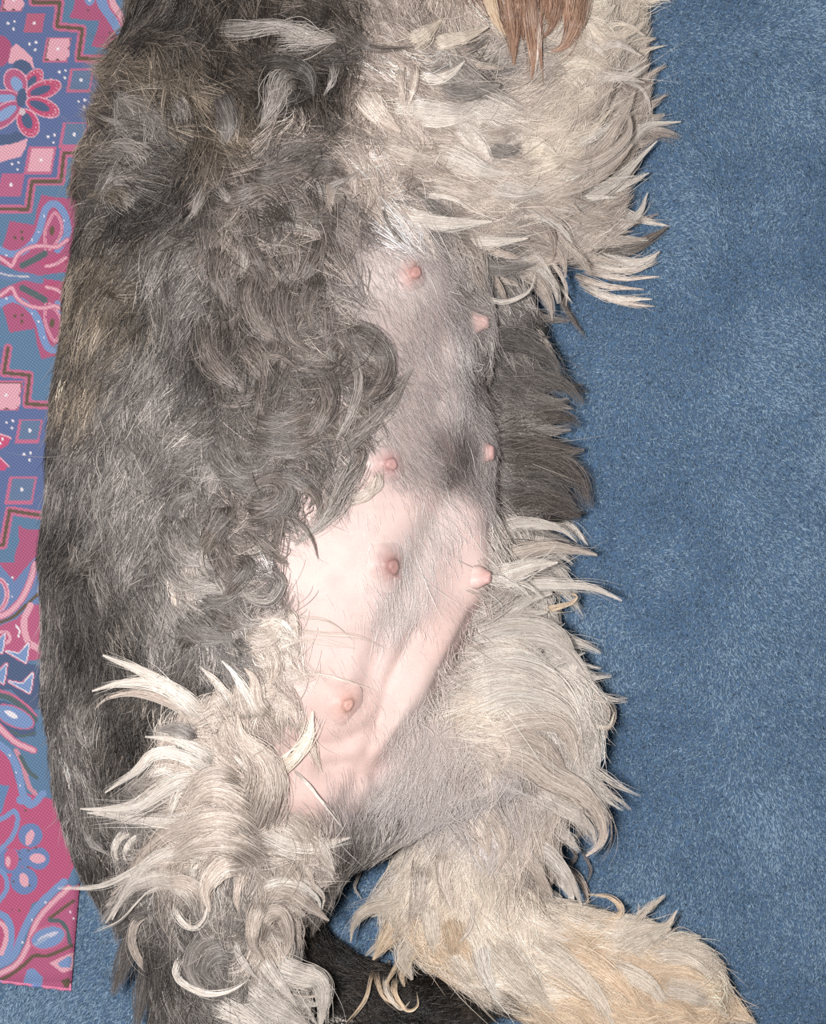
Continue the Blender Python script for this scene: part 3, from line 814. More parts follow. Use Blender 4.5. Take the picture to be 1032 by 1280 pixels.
    (500, 1190, -.2, .95, 50, .3, .6, 'tan', 1, .65, 'R'), (580, 1190, .4, .9, 66, .3, .3, 'crm', 1, .65, 'R'), (640, 1190, .7, .7, 66, .3, .3, 'crm', 1, .65, 'R'), (700, 1180, .85, .3, 60, .35, .4, 'tan', 1, .65, 'R'),
    (680, 1240, .8, .5, 60, .3, .3, 'tan', 1, .6, 'R'), (750, 1170, .9, -.3, 55, .4, .4, 'crm', 1, .65, 'R'), (770, 1220, .95, .2, 55, .3, .3, 'tan', 1, .65, 'R'), (830, 1200, .9, .1, 55, .35, .3, 'crm', 1, .7, 'R'), (840, 1250, .95, .3, 50, .3, .3, 'tan', 1, .7, 'R'), (750, 1265, .9, .4, 50, .3, .3, 'tan', 1, .65, 'R'),
    # tail
    (390, 1190, .7, .6, 40, .4, .4, 'blk', 1, .4, 'T'), (450, 1230, .9, .3, 40, .4, .4, 'blk', 1, .4, 'T'), (520, 1250, .95, .1, 40, .4, .4, 'blk', 1, .5, 'T'), (590, 1255, .95, -.1, 34, .4, .4, 'blk', 1, .5, 'T'), (375, 1105, .5, .8, 34, .3, .3, 'coat', 1, .4, 'N'),
    # head out of view
    (620, -60, .1, .99, 60, .3, .3, 'red', 1, .6, 'D'), (560, -120, .4, .9, 60, .4, .4, 'red', 1, .6, 'D'), (400, -180, .3, .9, 50, .4, .4, 'dk', 1, .5, 'C'), (250, -150, -.3, .9, 50, .4, .4, 'dk', 1, .5, 'C'), (480, -260, .5, .8, 50, .4, .4, 'dk', 1, .5, 'C'),
]
GX = np.array([g[:2] for g in GUIDES], float)
GDIR = np.array([g[2:4] for g in GUIDES], float); GDIR /= np.linalg.norm(GDIR, axis=1)[:, None]
GSC = np.array([(g[4], g[5], g[6], g[8], g[9]) for g in GUIDES], float)
GDK = np.array([lin(PAL[g[7]][0]) for g in GUIDES]); GLT = np.array([lin(PAL[g[7]][1]) for g in GUIDES])
GFR = np.array([PAL[g[7]][2] for g in GUIDES]); GSK = np.array([lin(PAL[g[7]][3]) for g in GUIDES])
GPART = np.array([g[10] for g in GUIDES])
GPAL = np.array([g[7] for g in GUIDES])
GFINE = np.array([g[7] in ('bel', 'pnk', 'chs', 'mau', 'str', 'whl', 'lav') and g[4] < 45 for g in GUIDES])
ALLG = np.hstack([GDIR, GSC, GDK, GLT, GFR[:, None], GSK])


def guide(px, py, pw=4.2, cols=slice(None)):
    px, py = np.ravel(px), np.ravel(py)
    out = np.empty((len(px), ALLG[:, cols].shape[1])); near = np.empty(len(px), int)
    for a in range(0, len(px), 20000):
        d2 = (px[a:a + 20000, None] - GX[:, 0]) ** 2 + (py[a:a + 20000, None] - GX[:, 1]) ** 2 + 30
        wt = d2 ** (-pw / 2)
        near[a:a + 20000] = d2.argmin(1)
        out[a:a + 20000] = (wt @ ALLG[:, cols]) / wt.sum(1, keepdims=True)
    return out, near


def on_tail(p):
    t = cap_chain(p, LIMBS[TAIL])
    o = np.minimum(np.minimum(cap_chain(p, LIMBS[3]), cap_chain(p, LIMBS[4])), 1)
    return (t < .007) & (t < o + .001)


AL = 0.92     # palette tones are photo tones; albedo is a little lower
dog = bpy.data.objects.new('dog', None)
dog.location = (0, 0, 0)
COL.objects.link(dog)
dog['label'] = 'grey and cream shaggy dog lying on its back with a bare pink belly'
dog['category'] = 'dog'

bpx, bpy_ = PX(VB)
gb, near_b = guide(bpx, bpy_, 3.6)
skin = gb[:, 14:17] * np.where(GFINE, .72, AL)[near_b][:, None]
skin[on_tail(VB)] = lin((12, 10, 9))
mott = 1 + 0.10 * (vnoise(bpx, bpy_, 22, 31) - .5) + 0.10 * (vnoise(bpx, bpy_, 6, 32) - .5)
skin = skin * mott[:, None]
M_skin = tint_mat('dog_skin', 0.55, 0.3, 0.12)
nt = M_skin.node_tree
nz = nt.nodes.new('ShaderNodeTexNoise'); nz.inputs['Scale'].default_value = 1400; nz.inputs['Detail'].default_value = 3
bp = nt.nodes.new('ShaderNodeBump'); bp.inputs['Strength'].default_value = 0.35; bp.inputs['Distance'].default_value = 0.0006
nt.links.new(nz.outputs['Fac'], bp.inputs['Height'])
nt.links.new(bp.outputs[0], nt.nodes['Principled BSDF'].inputs['Normal'])
body = mesh_obj('body', VB, FB, M_skin, dog, skin)

# ------------------------------------------------------------------ teats
TEATS = [(515, 342, 1.0, (196, 152, 144)), (485, 580, 1.0, (196, 154, 150)), (487, 708, 1.1, (176, 136, 130)), (432, 880, .95, (212, 168, 156)),
         (598, 403, 1.25, (214, 176, 168)), (604, 566, 1.3, (206, 166, 160)), (603, 722, 1.0, (218, 176, 168)), (549, 876, .6, (196, 148, 138))]
tv_prof = [(8.4, -1.9), (7.0, -.75), (5.6, .1), (4.1, .8), (3.0, 1.4), (2.5, 2.2), (2.35, 2.9), (1.9, 3.4), (1.1, 3.65), (0.45, 3.45)]


def project(px, py, iters=60):
    """march from above to the skin at a plan position."""
    z = np.full(np.shape(px), 0.19)
    for _ in range(iters):
        d, n = field(W(px, py, z))
        z = np.maximum(z - np.maximum(d, 0.0) * 0.75 - 0.0, 0.0)
    return z


M_teat = tint_mat('teat_skin', 0.5, 0.35, 0.1)
for i, (px, py, sc, colr) in enumerate(TEATS):
    z = float(project(np.array([px]), np.array([py]))[0])
    c = W(px, py, z)
    d, n = field(c[None])
    n = norm(n[0] + np.array([.12, 0, .1])) if i < 4 else norm(n[0] + np.array([(1.2, 0, .2), (0, 0, 0)][i == 7]))
    t1 = norm(np.cross(n, [0, 1, 0.01])); t2 = np.cross(n, t1)
    V, F, Cc = [], [], []
    NS = 22
    prof = tv_prof if i in (0, 1, 2, 3, 7) else [(4.6, -3.5), (4.4, -2.0), (4.1, -.8), (3.6, .2), (3.0, 1.2)] + tv_prof[5:]
    for k, (r, h) in enumerate(prof):
        for j in range(NS):
            a = 2 * math.pi * j / NS
            rr = r * 1e-3 * sc * (1 + 0.09 * math.sin(2 * a + 2 * i) + 0.07 * math.sin(3 * a + i) + 0.05 * math.sin(5 * a + k))
            V.append(c + t1 * rr * math.cos(a) + t2 * rr * math.sin(a) + n * h * 1e-3 * sc)
            f = min(1, k / 4.5)
            base = skin[np.argmin(((VB - V[-1]) ** 2).sum(1))]
            Cc.append((base * (1 - f) + lin(colr) * f * .74) * (1 + .12 * math.sin(7 * a + 2 * k) * f))
    for k in range(len(tv_prof) - 1):
        for j in range(NS):
            a, b = k * NS + j, k * NS + (j + 1) % NS
            F.append((a, b, b + NS, a + NS))
    F.append(tuple((len(tv_prof) - 1) * NS + j for j in range(NS)))
    mesh_obj('teat', V, F, M_teat, dog, np.array(Cc))

# ------------------------------------------------------------------ fur strands from every part of the skin
BATCH = {k: [] for k in 'CFBANRETD'}
PARTN = np.array(list('CFBANRETD'))


def grow(n_clump, per, scale_len=1.0, mode='coat', size=1.0):
    tri_a = VB[FB]
    ar = 0.5 * np.linalg.norm(np.cross(tri_a[:, 2] - tri_a[:, 0], tri_a[:, 3] - tri_a[:, 1]), axis=1)
    cen = tri_a.mean(1)
    cx, cy = PX(cen)
    ok = (cen[:, 2] > 0.010) & (cy > -330) & (cy < 1400)
    # the sides that face the floor need fewer
    cn = norm(np.cross(tri_a[:, 2] - tri_a[:, 0], tri_a[:, 3] - tri_a[:, 1]))
    flip = np.sign((cn * field(cen)[1]).sum(-1, keepdims=True)); cn = cn * flip
    wgt = ar * ok * np.where(cn[:, 2] > -0.25, 1, .25) * np.where((cy > -60) & (cy < 1320), 1, .35)
    g, nr0 = guide(cx, cy)
    if mode == 'fine':
        wgt = wgt * np.where(np.isin(GPAL[nr0], ('bel', 'pnk')), .13, np.where(GPAL[nr0] == 'str', .6, 1))
    wgt = wgt * np.where(GFINE[nr0] == (mode == 'fine'), 1, 0 if mode != 'stray' else .3) * g[:, 5]
    f = rng.choice(len(FB), n_clump, p=wgt / wgt.sum())
    u = rng.random((n_clump, 2))
    q = tri_a[f]
    root = (q[:, 0] * ((1 - u[:, :1]) * (1 - u[:, 1:])) + q[:, 1] * (u[:, :1] * (1 - u[:, 1:])) + q[:, 2] * (u[:, :1] * u[:, 1:]) + q[:, 3] * ((1 - u[:, :1]) * u[:, 1:]))
    px, py = PX(root)
    g, near = guide(px, py)
    part = GPART[near]
    onT = on_tail(root)
    g[onT, 0:2] = (.8, .5); g[onT, 2:7] = (38, .5, .4, 1, .4)
    g[onT, 7:10] = lin(PAL['blk'][0]); g[onT, 10:13] = lin(PAL['blk'][1]); g[onT, 13] = .1
    part = np.where(onT, 'T', part)
    L = g[:, 2] * S * 0.92 * rng.uniform(.7, 1.25, n_clump) * scale_len * np.where(np.isin(part, ('N', 'R', 'A', 'F')) & (mode == 'coat'), 1.25, 1)
    lift = g[:, 3] * rng.uniform(.5, 1.5, n_clump) * np.where(np.isin(part, ('A', 'R', 'N')), .65, 1)
    wav = g[:, 4]
    K = 9
    P = np.empty((n_clump, K, 3)); P[:, 0] = root
    fine = mode == 'fine'
    lum = g[:, 8]
    # neighbouring locks swing and curl together, so the coat lies in waves
    turn = (4.2 * (vnoise(px, py, 30, 61) - .5) + rng.normal(0, .55, n_clump)) * wav * 1.5
    ang0 = (vnoise(px, py, 44, 62) - .5) * (.5 if fine else .9) + (vnoise(px, py, 18, 63) - .5) * .6 + rng.normal(0, .05 if fine else .06 + .10 * wav, n_clump)
    p = root.copy()
    for k in range(1, K):
        t = k / (K - 1)
        qx, qy = PX(p)
        gd, _ = guide(qx, qy, 3.2, slice(0, 2))
        d2 = np.stack([gd[:, 0], -gd[:, 1], 0 * gd[:, 0]], -1)
        sd, n = field(p)
        d3 = norm(d2 - n * (d2 * n).sum(-1, keepdims=True) * .9 + 1e-6)
        side = np.cross(n, d3)
        a = (ang0 + turn * t)[:, None]
        d3 = d3 * np.cos(a) + side * np.sin(a)
        up = lift * (1 - 1.25 * t)
        d3 = norm(d3 + n * up[:, None] - np.array([0, 0, .12]) * t)
        p = p + d3 * (L / (K - 1))[:, None]
        sd, n = field(p)
        mn = 0.0008 + 0.0016 * np.minimum(1, L / .015) * np.minimum(t * 3, 1)
        p = p + n * np.maximum(0, mn - sd)[:, None]
        p[:, 2] = np.maximum(p[:, 2], 0.010)
        P[:, k] = p
    # strands of each clump
    spread = (0.0018 + 0.0020 * np.minimum(1, L / .02)) * size
    if mode == 'fine':
        spread = spread * 1.6
    nS = n_clump * per
    ci = np.repeat(np.arange(n_clump), per)
    T = np.linspace(0, 1, K)
    n0 = field(root)[1][ci]
    off = rng.normal(0, 1, (nS, 3)) * spread[ci][:, None]
    off -= n0 * (off * n0).sum(-1, keepdims=True) * .75
    cl = g[ci, 6]
    cl = np.clip((cl + .12 + .22 * (L[ci] > .014)) * rng.uniform(.85, 1.15, nS), 0, .96) * (1 if mode == 'coat' else .3)
    fac = (1 - cl[:, None] * T[None] ** 1.3)
    ln = rng.uniform(.6, 1.05, nS)
    tt = T[None] * ln[:, None] * (K - 1)
    i0 = np.clip(tt.astype(int), 0, K - 2); fr = (tt - i0)[..., None]
    base = P[ci]
    Q = np.take_along_axis(base, i0[..., None].repeat(3, -1), 1) * (1 - fr) + np.take_along_axis(base, (i0 + 1)[..., None].repeat(3, -1), 1) * fr
    Q = Q + off[:, None] * fac[..., None]
    # stray bend of the single hair
    bend = rng.normal(0, 1, (nS, 1, 3)) * (L[ci] * (.035 if mode == 'coat' else .04 if mode == 'fine' else .16))[:, None, None] * (T ** 2)[None, :, None]
    wild = (rng.random(nS) < .06)[:, None, None] * 3.0 + 1
    Q = Q + bend * wild
    # roots back onto the skin
    sd, nr = field(Q[:, 0])
    sh = nr * (-(sd + .0004))[:, None]
    Q = Q + sh[:, None] * (1 - T)[None, :, None] ** 2
    Q[..., 2] = np.maximum(Q[..., 2], 0.008)
    # tone
    gg = g[ci]
    ctone = rng.normal(0, 1, n_clump)
    is_l = rng.random(nS) < np.clip(gg[:, 13] + .22 * ctone[ci], .02, .95)
    v = np.where(is_l, rng.uniform(.45, 1.05, nS), rng.uniform(0, .40, nS))
    pale = np.clip((gg[:, 8] - .18) / .25, 0, 1)
    v = .5 + (v - .5) * (1 - .5 * pale) * (.55 if mode == 'fine' else 1)
    if mode == 'stray':
        v = rng.uniform(.9, 1.35, nS)
    col = gg[:, 7:10] * (1 - v[:, None]) + gg[:, 10:13] * v[:, None]
    rx, ry = PX(root)
    patch = (vnoise(rx, ry, 34, 51) + vnoise(rx, ry, 15, 52) - 1.0)[ci] * (1 - pale) * (1.0 if mode == 'coat' else 0)
    amp = (.30 - .18 * pale) if mode == 'coat' else .08
    col = col * np.exp(amp * ctone[ci] + .75 * patch + rng.normal(0, 1, nS) * (.15 - .08 * pale))[:, None] * AL
    short = np.minimum(1, L[ci] / .012)
    rad = rng.uniform(.00007, .00014, nS) * (.35 + .65 * short)
    if mode == 'fine':
        rad = rng.uniform(.00003, .00006, nS)
    elif mode == 'stray':
        rad = rng.uniform(.00006, .00010, nS)
    prof = np.interp(T, [0, .2, .7, 1], [.8, 1, .8, .15])
    R = rad[:, None] * prof[None]
    pr = part[ci]
    for k in PARTN:
        m = pr == k
        if m.any():
            BATCH[k].append((Q[m], R[m], np.clip(col[m], 0, .95), ((.12 if mode == 'fine' else .52) * (1 - .55 * pale))[m]))


grow(4600, 44, 1.1, 'coat', 1.8)
grow(6500, 20, 1.0, 'coat', 1.1)
grow(8000, 8, .85, 'coat', 1.0)
grow(1900, 13, .9, 'fine')
grow(3000, 1, 1.5, 'stray')

# ------------------------------------------------------------------ single locks that show in the photograph
zx, zy = np.meshgrid(np.arange(-300, 1100, 6.0), np.arange(-400, 1500, 6.0))
ZM = project(zx.ravel(), zy.ravel(), 45).reshape(zx.shape)


def zmap(px, py):
    u = np.clip((px + 300) / 6.0, 0, ZM.shape[1] - 1.001); v = np.clip((py + 400) / 6.0, 0, ZM.shape[0] - 1.001)
    i, j = u.astype(int), v.astype(int)
    f, g = u - i, v - j
    return (ZM[j, i] * (1 - f) + ZM[j, i + 1] * f) * (1 - g) + (ZM[j + 1, i] * (1 - f) + ZM[j + 1, i + 1] * f) * g


def lock(part, pal, wd, pts, h=7, n=None, tip=.05, fray=1.0):
    """a lock of hair along a plan path; wd px wide, h mm proud of the coat."""
    K = 16
    q = catmull(pts, K)
    z = zmap(q[:, 0], q[:, 1])
    T = np.linspace(0, 1, K)
    step = np.linalg.norm(np.diff(q, axis=0), axis=1) * S
    zz = z.copy()
    for k in range(1, K):
        zz[k] = max(z[k], zz[k - 1] - .75 * step[k - 1])
    zz = np.maximum(zz, .012)
    zz = np.convolve(np.pad(zz, 2, 'edge'), np.ones(5) / 5, 'valid')
    zz = np.maximum(zz, z)
    zz = zz + 1e-3 * (h * .8 + 1.5) * np.interp(T, [0, .25, .6, 1], [.15, .75, 1, .6])
    n = n or max(6, int(wd * (12 if wd > 9 else 6)))
    fray = fray * (1 if wd > 9 else 1.5)
    tg = np.gradient(q, axis=0); tg /= np.maximum(np.linalg.norm(tg, axis=1), 1e-6)[:, None]
    nr = np.stack([-tg[:, 1], tg[:, 0]], 1)
    a = np.clip(rng.normal(0, .6, n), -1.5, 1.5); b = rng.uniform(-1, 1, n)
    prof = np.interp(T, [0, .25, .6, 1], [1.0, 1, .75, tip])
    ph = rng.uniform(0, 6.28, (n, 2)); am = rng.normal(0, 1, (n, 2)) * np.array([.26, .14]) * fray
    jit = (am[:, :1] * np.sin(ph[:, :1] + 3.2 * T[None]) + am[:, 1:] * np.sin(ph[:, 1:] + 7.5 * T[None])) * (.4 + .6 * T[None])
    wildm = rng.random((n, 1)) < .09
    jit = jit * (1 - .8 * T[None] ** 2)
    jit = jit + np.where(wildm, rng.normal(0, .7, (n, 1)), 0) * (T ** 2)[None]
    ow = (a[:, None] * prof[None]) * wd * .60 + jit * (wd + 3) * .7
    ln = np.clip(1.06 - np.abs(rng.normal(0, .26, n)), .35, 1.0)
    tt = (T[None] * ln[:, None]) * (K - 1)
    st = rng.uniform(-.02, .14, (n, 1)) * (K - 1)
    tt = np.clip(tt * (1 - np.maximum(st, 0) / (K - 1)) + np.maximum(st, 0), 0, K - 1)
    i0 = np.clip(tt.astype(int), 0, K - 2); f = tt - i0
    ip = lambda A: A[i0] * (1 - f) + A[i0 + 1] * f
    X = ip(q[:, 0]) + ip(nr[:, 0]) * ow
    Y = ip(q[:, 1]) + ip(nr[:, 1]) * ow
    dep = b[:, None] * np.sqrt(np.maximum(.1, 1.6 - a[:, None] ** 2)) * prof[None] * wd * .30 * S
    Z = ip(zz) + dep - .003 * (1 - np.minimum(1, T[None] * 5))
    Z = np.maximum(Z, .009)
    P = W(X, Y, Z)
    dk, lt, fr_, _ = PAL[pal]
    v = np.where(rng.random(n) < fr_, rng.uniform(.55, 1.05, n), rng.uniform(.05, .45, n))
    c = lin(dk) * (1 - v[:, None]) + lin(lt) * v[:, None]
    c = np.clip(c * np.exp(rng.normal(0, .10, n) + rng.normal(0, .07))[:, None] * AL, 0, .95)
    R = rng.uniform(.00006, .00013, n)[:, None] * np.interp(T, [0, .2, .75, 1], [.8, 1, .85, .2])[None]
    BATCH[part].append((P, R, c, np.full(n, .22 if lin(dk)[1] > .3 else .42)))


L = lock
# near hind leg
for pal, wd, h, pts in (
    ('wht', 13, 9, [(264, 904), (224, 870), (184, 842), (128, 819)]), ('wht', 13, 9, [(267, 910), (230, 873), (193, 854), (150, 854), (115, 864)]),
    ('lt', 8, 7, [(261, 913), (218, 882), (171, 867), (134, 873), (118, 887)]), ('wht', 8, 9, [(295, 892), (277, 861), (249, 833)]),
    ('wht', 8, 9, [(323, 910), (311, 876), (292, 842), (277, 826)]), ('wht', 11, 9, [(277, 957), (249, 938), (215, 924), (181, 921)]),
    ('wht', 12, 9, [(274, 972), (249, 954), (215, 941), (190, 944), (171, 963), (131, 991)]), ('wht', 14, 9, [(261, 981), (230, 975), (199, 991), (168, 1009), (131, 1012), (100, 1011)]),
    ('wht', 12, 8, [(274, 1028), (230, 1028), (178, 1025), (140, 1019), (109, 1016)]), ('wht', 7, 9, [(236, 978), (221, 997), (212, 1022), (207, 1037)]),
    ('lt', 14, 11, [(317, 1043), (274, 1028), (218, 1037), (181, 1065), (150, 1110)]), ('wht', 7, 12, [(250, 1042), (200, 1068), (165, 1090), (125, 1108), (72, 1111)]),
    ('wht', 12, 12, [(286, 1078), (230, 1064), (187, 1078), (160, 1110), (140, 1150)]), ('wht', 7, 9, [(174, 1037), (150, 1047), (143, 1065), (150, 1090)]),
    ('wht', 5, 9, [(184, 1040), (163, 1052), (156, 1070), (162, 1084)]), ('sil', 9, 7, [(106, 1018), (114, 1050), (137, 1070)]),
    ('crm', 12, 9, [(336, 972), (367, 947), (385, 920), (391, 889)]), ('wht', 14, 8, [(326, 1037), (360, 1053), (395, 1057), (438, 1047)]),
    ('wht', 9, 8, [(335, 1055), (379, 1071), (412, 1092)]), ('wht', 3, 9, [(364, 960), (385, 982), (410, 1013), (428, 1036)]),
    ('lt', 34, 12, [(317, 1034), (331, 991), (329, 960), (311, 935), (286, 906)]), ('lt', 18, 13, [(336, 1016), (343, 978), (330, 947), (302, 920), (296, 890)]),
    ('lt', 22, 13, [(323, 1028), (286, 997), (255, 994), (233, 1016)]), ('lt', 26, 13, [(329, 1053), (292, 1024), (249, 1027), (202, 1053)]),
    ('lt', 24, 13, [(335, 1075), (296, 1052), (256, 1052), (215, 1072), (196, 1095)]), ('lt', 22, 11, [(300, 990), (272, 975), (246, 985), (222, 1010)]),
    ('wht', 14, 10, [(258, 1146), (232, 1111), (200, 1097), (165, 1108), (147, 1131), (132, 1154)]), ('lt', 14, 10, [(262, 1138), (240, 1108), (210, 1102), (180, 1118)]),
    ('wht', 6, 10, [(214, 1117), (223, 1146), (240, 1160), (255, 1149), (261, 1123)]), ('lt', 8, 9, [(197, 1134), (171, 1152), (165, 1178), (177, 1204), (197, 1227), (211, 1252)]),
    ('wht', 6, 9, [(246, 1187), (223, 1204), (223, 1224), (255, 1242), (287, 1239), (312, 1224)]), ('sil', 16, 7, [(293, 1166), (252, 1181), (238, 1207), (246, 1230), (264, 1240)]),
    ('sil', 14, 7, [(300, 1186), (266, 1196), (256, 1216), (272, 1232)]), ('wht', 6, 10, [(293, 1168), (299, 1195), (316, 1219), (328, 1227)]),
    ('wht', 12, 10, [(328, 1190), (339, 1213), (357, 1239), (371, 1259)]), ('wht', 22, 9, [(333, 1204), (371, 1219), (397, 1227), (403, 1250), (400, 1285)]),
    ('wht', 24, 8, [(304, 1230), (333, 1253), (363, 1271), (392, 1290)]), ('wht', 20, 7, [(262, 1246), (290, 1262), (330, 1286), (360, 1300)]),
    ('wht', 8, 9, [(316, 1117), (345, 1102), (374, 1105), (397, 1123), (400, 1143)]), ('lt', 14, 9, [(328, 1117), (357, 1114), (380, 1128), (411, 1151)]),
    ('wht', 6, 9, [(350, 1098), (380, 1100), (404, 1118), (402, 1138)]), ('lt', 2.5, 9, [(351, 1239), (386, 1246), (421, 1236)]),
    ('lt', 16, 14, [(318, 1182), (330, 1150), (350, 1144), (361, 1178), (352, 1202)]), ('lt', 14, 14, [(330, 1120), (318, 1150), (316, 1180), (330, 1200)]),
    ('wht', 5, 9, [(243, 1105), (243, 1085), (252, 1078)]), ('lt', 18, 12, [(310, 1080), (280, 1085), (258, 1110), (262, 1140)]),
    ('wht', 2.5, 12, [(230, 1110), (190, 1112), (150, 1150), (118, 1165)]), ('coat', 14, 6, [(170, 1160), (156, 1200), (140, 1245)]), ('coat', 14, 6, [(190, 1190), (178, 1240), (170, 1290)]),
    ('lt', 12, 8, [(340, 900), (322, 880), (318, 850), (306, 836)]), ('lt', 16, 8, [(312, 905), (300, 880), (296, 852)]), ('sil', 20, 7, [(250, 930), (222, 915), (196, 912)]),
):
    L('N', pal, wd, pts, h, fray=2.0 if pal == 'coat' else 1.0, tip=.4 if pal == 'coat' else .05)
# fine wisps over the lower belly
for wd, pts in ((2.2, [(356, 783), (397, 791), (446, 795), (482, 811)]), (2.0, [(363, 839), (411, 846), (470, 863)]), (2.4, [(350, 800), (400, 800), (450, 812)]),
                (2.0, [(360, 770), (410, 778), (440, 800)]), (3.0, [(330, 860), (372, 850), (404, 838)]), (2.5, [(322, 835), (360, 806), (392, 800)])):
    L('N', 'lt', wd * 2, pts, 3, n=6)
